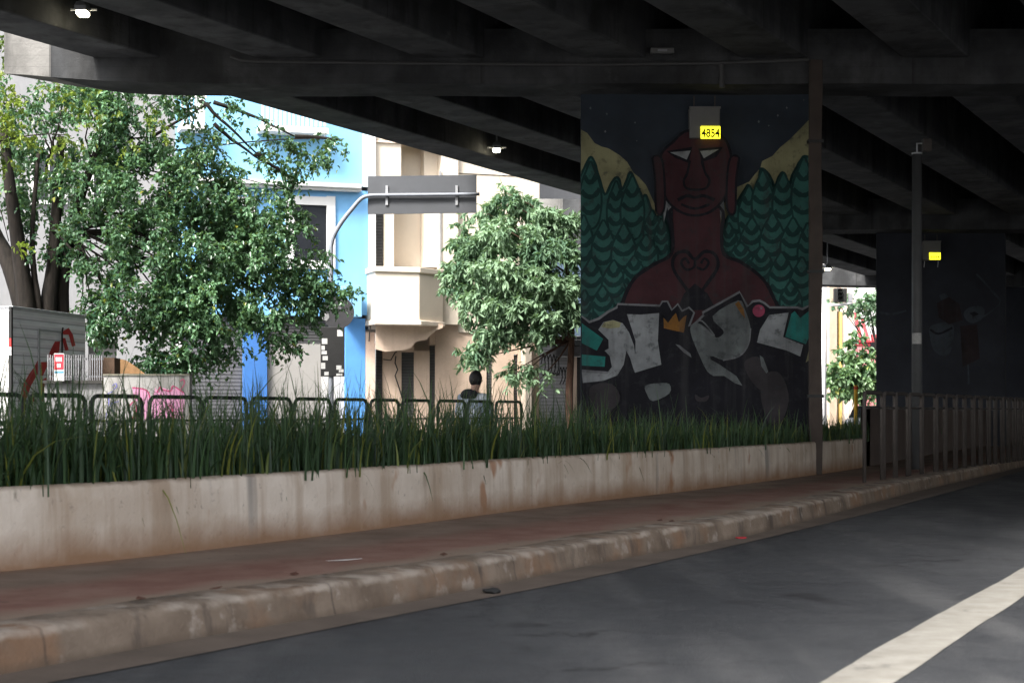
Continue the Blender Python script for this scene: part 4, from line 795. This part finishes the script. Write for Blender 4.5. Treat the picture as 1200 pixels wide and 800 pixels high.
mb.build('magenta_lines', mat('magenta_spray', (.50, .05, .16), .8, .2, 4, 0), gf, recalc=False); mb = MB()
gl([(132, 452), (136, 449), (137, 453), (133, 456)], .9); gl([(124, 490), (128, 470), (126, 462), (134, 458)], .9); gl([(136, 488), (130, 474), (140, 470)], .8); mb.build('blue_lines', mat('violet_spray', (.12, .12, .42), .8, .2, 4, 0), gf, recalc=False)
rm = MB()
pts_ = [(134, 437.8), (139, 420), (148, 422), (160, 430), (170, 437.8)]
rm.prism(pts_, lambda a, b, d: P(a, b, 33.8+d), 0, .5); tag(rm.build('earth_bank', mat('ochre_earth', (.26, .15, .07), .95, .3, 5, .5)), 'small heap of ochre earth rising behind the graffiti wall', 'earth heap')

# ------------------------------------------------------------------ overhead sign on a curved mast
GY = 41.5
gs = empty('sign_mast', (P(388, 0, GY).x, GY, .05), 0, 'grey curved mast carrying the back of a large dark sign board', 'sign'); lg = lambda p: Vector(p)-gs.location
pp = [lg(P(388, 540, GY)), lg(P(388, 400, GY)), lg(P(387.5, 300, GY)), lg(P(388, 287, GY)), lg(P(392, 274, GY)), lg(P(402, 258, GY)), lg(P(414, 243, GY)), lg(P(423, 233, GY)), lg(P(432, 229.5, GY)), lg(P(445, 228.7, GY)), lg(P(500, 228.2, GY)), lg(P(562, 227.5, GY))]
MB().tube(smooth3(pp, 3), [.066-.0008*i for i in range(34)], 12)  .build('mast', mat('mast_grey', (.21, .225, .255), .45, .1, 5, .03), gs, smooth=True)
bd = MB(); c_ = [lg(P(a, b, GY+.09)) for a, b in ((431, 206.5), (558.5, 205), (558.5, 249.5), (431, 251))]; bd.add(c_+[q+Vector((0, .04, 0)) for q in c_], [(0, 1, 2, 3), (7, 6, 5, 4), (0, 4, 5, 1), (1, 5, 6, 2), (2, 6, 7, 3), (3, 7, 4, 0)]); bd.build('sign_board', mat('dull_sign_back', (.070, .074, .082), .6, .12, 2, .03), gs)
for q in (453, 535):
    a = lg(P(q, 217, GY)); b = lg(P(q, 240, GY)); MB().box(a.x-.03, a.x+.03, .05, .088, b.z, a.z).build('clamp', GALV, gs)
# round sign and black stickered panel fixed on the mast
rs = empty('round_sign', P(396, 366, GY-.1), 0, 'back of a round dark traffic sign beside the mast, half under leaves', 'sign'); MB().disc((0, .02, 0), 19*GY/F, (0, -1, 0), 32, .012).build('disc', mat('dark_sign_back', (.03, .03, .033), .6), rs); MB().box(-17*GY/F, 4*GY/F, -.01, .008, .08, .12).build('bracket', GALV, rs)
mb = MB(); mb.prism([(-11, 0), (-9, 5), (-3, 5), (-2, 0), (-5, -4), (-9, -3)], lambda a, b, d: ((a-8)*GY/F, d, (b-6)*GY/F), .004, .0); mb.build('sticker', mat('worn_sticker', (.2, .2, .2), .8, .4, 25, 0), rs)
bp = empty('stickered_panel', P(390, 441, GY-.12), 0, 'black upright panel patched with white stickers on the mast', 'panel'); s_ = GY/F
MB().box(-14.5*s_, 13.5*s_, .03, .07, 0, 58*s_).build('panel', BLACK, bp, bevel=.01)
for a, b, w_, h_ in [(-13, 38, 6.5, 6.5), (-13.5, 31, 4, 5), (-13.5, 26, 6.5, 4), (-12, 19, 6, 5), (-14, 9, 5, 7), (-10, 1.5, 5, 4), (4, 8, 6, 5), (7, 5, 5.5, 3.5), (4, 1, 7, 2.5), (5, 47, 6.5, 7.5)]:
    MB().box(a*s_, (a+w_)*s_, .026, .0295, b*s_, (b+h_)*s_).build('sticker', mat('white_sticker', (.45, .45, .44), .7, .2, 12, 0), bp)

# ------------------------------------------------------------------ person walking behind the railing
def skin(name, joints, edges, m, parent, root=0, sub=2, loc=(0, 0, 0)):
    me = bpy.data.meshes.new(name+'_s'); me.from_pydata([j[:3] for j in joints], edges, []); o = bpy.data.objects.new(name+'_s', me); COL.objects.link(o)
    md = o.modifiers.new('skin', 'SKIN'); md.use_smooth_shade = True
    for i, j in enumerate(joints):
        sv = me.skin_vertices[0].data[i]; rx = j[3]; ry = j[4] if len(j) > 4 else j[3]; sv.radius = (rx, ry); sv.use_root = (i == root)
    o.modifiers.new('s', 'SUBSURF').levels = sub; bpy.context.view_layer.update()
    nm = bpy.data.meshes.new_from_object(o.evaluated_get(bpy.context.evaluated_depsgraph_get())); bpy.data.objects.remove(o); bpy.data.meshes.remove(me)
    nm.materials.clear(); nm.materials.append(m); nm.polygons.foreach_set('use_smooth', [True]*len(nm.polygons)); q = bpy.data.objects.new(name, nm); COL.objects.link(q); q.parent = parent; return q
pe = empty('person', (P(555, 0, 24.6).x, 24.6, .05), R(-35), 'person in a patterned grey jacket with a dark hood, seen from behind the railing', 'person')
SKIN = mat('skin', (.36, .22, .16), .6, .08, 8, .05); HAIR = mat('black_hair', (.012, .011, .011), .6, .2, 30, .3, 80); HOODM = mat('black_cloth', (.018, .02, .024), .9, .2, 10, .3, 80); TRO = mat('dark_denim', (.03, .04, .07), .9, .2, 8, .3, 60)
def m_jacket():
    n = NT('patterned_jacket'); a = n.noise(7, 3); c = n.mix(n.ramp(a, .42, .58), (.24, .29, .37), (.66, .70, .76)); c = n.mix(n.ramp(n.noise(11, 3, off=(4, 2, 1)), .58, .66), c, (.06, .075, .10)); n.bump(n.noise(5, 3), .5, .05); return n.out(c, .85)
JK = m_jacket()   # local +Y = facing direction
js = [(0, 0, .95, .15, .11), (0, 0, 1.12, .14, .10), (0, -.01, 1.32, .17, .11), (0, .0, 1.47, .10, .08), (0, .03, 1.54, .055), (0, .06, 1.62, .075, .085), (0, .08, 1.69, .080, .095), (0, .08, 1.74, .06, .075),
      (.10, 0, .90, .095), (.11, .10, .50, .065), (.11, -.02, .10, .045), (.11, .10, .04, .035), (-.10, 0, .90, .095), (-.11, .02, .50, .065), (-.11, -.20, .14, .045), (-.11, -.10, .05, .035),
      (.20, -.01, 1.42, .06), (.26, -.05, 1.14, .045), (.25, .10, .92, .033), (.25, .13, .85, .03), (-.20, -.01, 1.42, .06), (-.26, .02, 1.14, .045), (-.22, .2, 1.02, .033), (-.20, .25, .99, .03)]
ed = [(0, 1), (1, 2), (2, 3), (3, 4), (4, 5), (5, 6), (6, 7), (0, 8), (8, 9), (9, 10), (10, 11), (0, 12), (12, 13), (13, 14), (14, 15), (2, 16), (16, 17), (17, 18), (18, 19), (2, 20), (20, 21), (21, 22), (22, 23)]
skin('body', js, ed, SKIN, pe)
jk = [(0, 0, .88, .19, .15), (0, 0, 1.10, .185, .145), (0, -.02, 1.30, .205, .145), (0, -.01, 1.44, .13, .10), (.20, -.02, 1.40, .09), (.28, -.05, 1.14, .072), (.26, .09, .93, .055), (-.20, -.02, 1.40, .09), (-.28, .02, 1.14, .072), (-.235, .18, 1.03, .055)]
skin('jacket', jk, [(0, 1), (1, 2), (2, 3), (2, 4), (4, 5), (5, 6), (2, 7), (7, 8), (8, 9)], JK, pe)
skin('hood', [(-.12, -.06, 1.49, .05), (-.06, -.13, 1.45, .075), (0, -.15, 1.42, .085), (.06, -.13, 1.45, .075), (.12, -.06, 1.49, .05), (0, -.05, 1.48, .085)], [(0, 1), (1, 2), (2, 3), (3, 4), (2, 5)], HOODM, pe, 2)
def ell(c, rad, name, m, parent, cut=None, seg=20, rings=14):
    bm = bmesh.new(); bmesh.ops.create_uvsphere(bm, u_segments=seg, v_segments=rings, radius=1)
    if cut: bmesh.ops.delete(bm, geom=[v for v in bm.verts if cut(v.co)], context='VERTS')
    for v in bm.verts: v.co = Vector((v.co.x*rad[0], v.co.y*rad[1], v.co.z*rad[2]))*(1+random.uniform(-.018, .018))+Vector(c)
    me = bpy.data.meshes.new(name); bm.to_mesh(me); bm.free(); me.materials.append(m); me.polygons.foreach_set('use_smooth', [True]*len(me.polygons)); o = bpy.data.objects.new(name, me); COL.objects.link(o); o.parent = parent; return o
ell((0, .055, 1.685), (.093, .112, .122), 'hair', HAIR, pe, lambda c: (c.y > .35 and c.z < .45) or c.z < -.86)
skin('trousers', [(0, 0, .93, .165, .13), (.10, 0, .84, .105), (.11, .10, .50, .08), (.11, -.02, .12, .065), (-.10, 0, .84, .105), (-.11, .02, .50, .08), (-.11, -.20, .15, .065)], [(0, 1), (1, 2), (2, 3), (0, 4), (4, 5), (5, 6)], TRO, pe)
for s_, y_ in ((1, 0), (-1, -.14)):
    skin('shoe', [(s_*.11, y_-.04, .06, .05), (s_*.11, y_+.08, .045, .045), (s_*.11, y_+.18, .035, .035)], [(0, 1), (1, 2)], HOODM, pe)
    skin('ear', [(s_*.088, .08, 1.64, .012, .02), (s_*.094, .072, 1.675, .014, .024)], [(0, 1)], SKIN, pe, 0, 1)
    skin('hand', [(.25 if s_ > 0 else -.20, .14 if s_ > 0 else .26, .86 if s_ > 0 else .99, .035, .02), (.25 if s_ > 0 else -.19, .16 if s_ > 0 else .32, .79 if s_ > 0 else .98, .032, .016)], [(0, 1)], SKIN, pe, 0, 1)
skin('nose', [(0, .172, 1.675, .010), (0, .192, 1.655, .014)], [(0, 1)], SKIN, pe, 0, 1)

# ------------------------------------------------------------------ bright street beyond the viaduct, seen right of the mural
wp_ = empty('traffic_light', (P(965.5, 0, 82).x, 82, .05), 0, 'white pole with a short arm carrying a black traffic light, right of the drain post', 'traffic light'); lw = lambda p: Vector(p)-wp_.location
WPM = mat('white_pole_paint', (.80, .80, .82), .5, .05, 3, .02)
MB().tube([lw(P(965.5, 527, 82)), lw(P(965.5, 400, 82)), lw(P(965.5, 338, 82))], .115, 12).build('pole', WPM, wp_, smooth=True); MB().tube([lw(P(966, 357.5, 82)), lw(P(985, 357, 82)), lw(P(999, 355, 82))], .07, 8).build('arm', WPM, wp_, smooth=True)
h = MB(); a, b = lw(P(977, 354, 82)), lw(P(992, 338, 82)); h.box(a.x, b.x, -.15, .15, a.z, b.z); h.build('signal_head', BLACK, wp_, bevel=.02)
for i in range(3):
    z = a.z+(b.z-a.z)*(.2+.3*i); MB().tube([((a.x+b.x)/2-.05, -.16, z), ((a.x+b.x)/2-.05, -.30, z+.01)], .12, 12, False).build('visor', BLACK, wp_)
MB().box(lw(P(994, 0, 82)).x, lw(P(999, 0, 82)).x, -.08, .08, lw(P(0, 354, 82)).z, lw(P(0, 344, 82)).z).build('bracket_box', GALV, wp_)
E = Facade(985, 104, .5, 'ochre_building', 'narrow ochre and peach building beyond the viaduct, right of the white pole')
E.part('wall', mat('peach_wall', (.80, .66, .56), .85, .08), [(987, 1001, 240, 900, 0, .5)]); E.part('column', mat('ochre_wall', (.55, .42, .31), .85, .15), [(972, 981, 240, 900, -.1, .5)]); E.part('shop_front', mat('shop_grey', (.35, .34, .34), .8, .4, 1), [(962, 971.8, 240, 900, .1, .5)]); E.part('trim', mat('golden_trim', (.62, .45, .15), .7), [(985.6, 987, 365, 900, -.1, .5)]); E.part('window', DGLASS, [(981.2, 985.4, 365, 900, .2, .3)])
E2 = Facade(1015, 112, .3, 'red_striped_shop', 'white shop building with red sloping stripes and a red base, farthest in the gap', 'shop')
E2.part('wall', WHITE, [(1000, 1045, 240, 399, 0, .6)]); E2.part('base', mat('red_shop_base', (.50, .06, .07), .7), [(1000, 1045, 401, 405, -.1, .5), (1000, 1045, 399, 401, -.2, .1)]); E2.part('lower_wall', mat('salmon_base', (.62, .25, .25), .8), [(1000, 1045, 405.3, 900, -.05, .5)])
mb = MB()
for i, p in enumerate([[(999, 366), (1004, 366), (1011, 399), (1007, 399)], [(1008, 372), (1012, 374), (1020, 399), (1015, 399)], [(1003, 379), (1006, 377), (1012, 399), (1009, 399)], [(1020, 392), (1027, 392), (1027, 399), (1021, 399)]]): mb.poly([E2.xyz(a, b, -.004-.003*i) for a, b in p])
mb.build('stripe', mat('red_stripe', (.55, .10, .11), .7), E2.root, recalc=False); E2.part('window', DGLASS, [(1021, 1030, 401, 412, -.24, -.06)])
def smalltree(px, Y, blobs, label, name='broadleaf_tree', ls_=.3, lw_=.14, tw=60, lm=None, cat='tree'):
    r = empty(name, (P(px, 0, Y).x, Y, .05), 0, label, cat); mb = MB(); b0 = blobs[0]
    mb.tube([Vector((0, 0, 0)), Vector((.05, 0, (P(px, b0[1], Y).z)*.5)), P(b0[0], b0[1], b0[2])-r.location], [.12, .09, .04], 7)
    for b in blobs: limb(mb, Vector((.05, 0, P(px, b0[1], Y).z*.5)), P(*b[:3])-r.location, .04, .012)
    mb.build('trunk', BARK, r, smooth=True); po, ax, ln, wd, tn = crown(blobs, tw, 12, .4, ls_, lw_, .45, .01); leafmesh('crown', lm or LEAF2, po-np.array(r.location), ax, ln, wd, tn, r)
LEAF4 = m_leaf('bright_leaf', (.05, .12, .055), (.22, .34, .17), .33, .35)
smalltree(1008, 92, [(1002, 412, 92, 18, 1), (1000, 440, 92, 26, 1.2), (985, 432, 92, 18, 1), (1018, 438, 92, 20, 1.1), (1003, 398, 92, 9, 1), (980, 450, 92, 16, 1), (1025, 425, 92, 14, 1), (1005, 458, 92, 18, 1)], 'rounded bright green shrub filling the gap right of the mural pillar', 'shrub', .34, .19, 130, LEAF4, 'shrub')
smalltree(1030, 97, [(1018, 354, 97, 12, 1), (1005, 352, 97, 12, 1), (992, 358, 97, 10, .8), (1014, 370, 97, 9, 1), (1022, 366, 97, 8, 1), (975, 350, 97, 8, .7), (1032, 350, 97, 14, 1)], 'green tree hanging above the red striped shop in the gap', 'broadleaf_tree', .3, .16, 150, LEAF2)
cr_ = empty('parked_car', (P(1022, 0, 68).x, 68, .05), R(-20), 'pale parked car glimpsed behind the railing end, below the bright shrub', 'car')
def car_ring(y, h0, h1, wd): return [(-wd, y, h0), (wd, y, h0), (wd, y, (h0+h1)/2), (wd*.9, y, h1), (-wd*.9, y, h1), (-wd, y, (h0+h1)/2)]
MB().loft([car_ring(y, a, b, w_) for y, a, b, w_ in ((-2.1, .45, .8, .75), (-1.95, .3, .92, .84), (-.8, .25, 1.0, .87), (1.2, .25, 1.0, .87), (2., .3, .95, .83), (2.1, .45, .85, .75))]).build('car_body', mat('silver_car_paint', (.55, .56, .58), .3, .05, 3, 0, metal=.3), cr_, bevel=.03)
MB().loft([[(-w_, y, z), (w_, y, z), (w_*.95, y2, z2), (-w_*.95, y2, z2)] for (w_, y, z, y2, z2) in ((.8, -1.0, 1.0, -1.0, 1.01), (.7, -.4, 1.0, -.4, 1.45), (.7, .9, 1.0, .9, 1.47), (.78, 1.8, 1.0, 1.75, 1.02))]).build('cabin', DGLASS, cr_, bevel=.02)
for x_ in (-.8, .8):
    for y_ in (-1.3, 1.3): wq = MB().tube([(x_-.1, y_, .31), (x_+.1, y_, .31)], .31, 18).build('wheel', _M['tyre_rubber'], cr_)
    MB().box(x_*.75-.12, x_*.75+.12, -2.11, -2.05, .66, .76).build('headlight', WHITE, cr_)
yb = empty('bollard', (P(1003, 0, 60).x, 60, .05), 0, 'slim yellow and orange marker post below the bright shrub', 'bollard'); MB().tube([(0, 0, 0), (0, 0, P(0, 451, 60).z-.05)], .07, 10).build('post', mat('yellow_post', (.62, .36, .03), .7), yb); MB().tube([(0, 0, P(0, 456, 60).z-.05), (0, 0, P(0, 453, 60).z-.05)], .074, 10).build('red_band', mat('red_band', (.5, .05, .03), .7), yb)

# ------------------------------------------------------------------ debris
def rock(px, py, z, r, m, label, name, cat, fl=.5):
    c = G(px, py, z); bm = bmesh.new(); bmesh.ops.create_icosphere(bm, subdivisions=2, radius=r)
    for v in bm.verts: v.co *= 1+random.uniform(-.22, .22); v.co.z *= fl; v.co.x *= 1.5
    me = bpy.data.meshes.new(name); bm.to_mesh(me); bm.free(); me.materials.append(m); o = bpy.data.objects.new(name, me); COL.objects.link(o); o.location = c+Vector((0, 0, r*fl*.8)); return tag(o, label, cat)
rock(577, 695, .006, .045, mat('dark_stone', (.02, .02, .02), .9), 'dark lump of asphalt lying in the gutter', 'stone', 'stone')
rock(868, 631, .006, .035, mat('red_litter', (.40, .03, .04), .7), 'small red scrap of litter lying in the gutter', 'litter', 'litter', .35)
LF = mat('dry_leaf', (.10, .04, .025), .9)
def scrap(px, py, z, a, b, m, label, name, cat, group=None):
    c = G(px, py, z); mb = MB(); mb.add([(-a, 0, .004), (0, -b, .006), (a, 0, .014), (0, b, .006), (-a, 0, .0025), (0, -b, .0045), (a, 0, .0125), (0, b, .0045)], [(0, 1, 2, 3), (7, 6, 5, 4), (0, 4, 5, 1), (1, 5, 6, 2), (2, 6, 7, 3), (3, 7, 4, 0)]); o = mb.build(name, m); o.location = c+Vector((0, 0, .002)); o.rotation_euler = (0, 0, random.uniform(0, 3)); return tag(o, label, cat, group)
scrap(403, 657, .203, .13, .02, WHITE, 'pale strip of paper lying on the red pavement', 'paper_scrap', 'litter')
for q in [(773, 610), (787, 611), (345, 673), (253, 690), (165, 702), (520, 650)]: scrap(*q, .203, .05, .03, LF, 'dry brown leaf lying on the pavement', 'dry_leaf', 'leaf', 'dry leaves on the pavement')
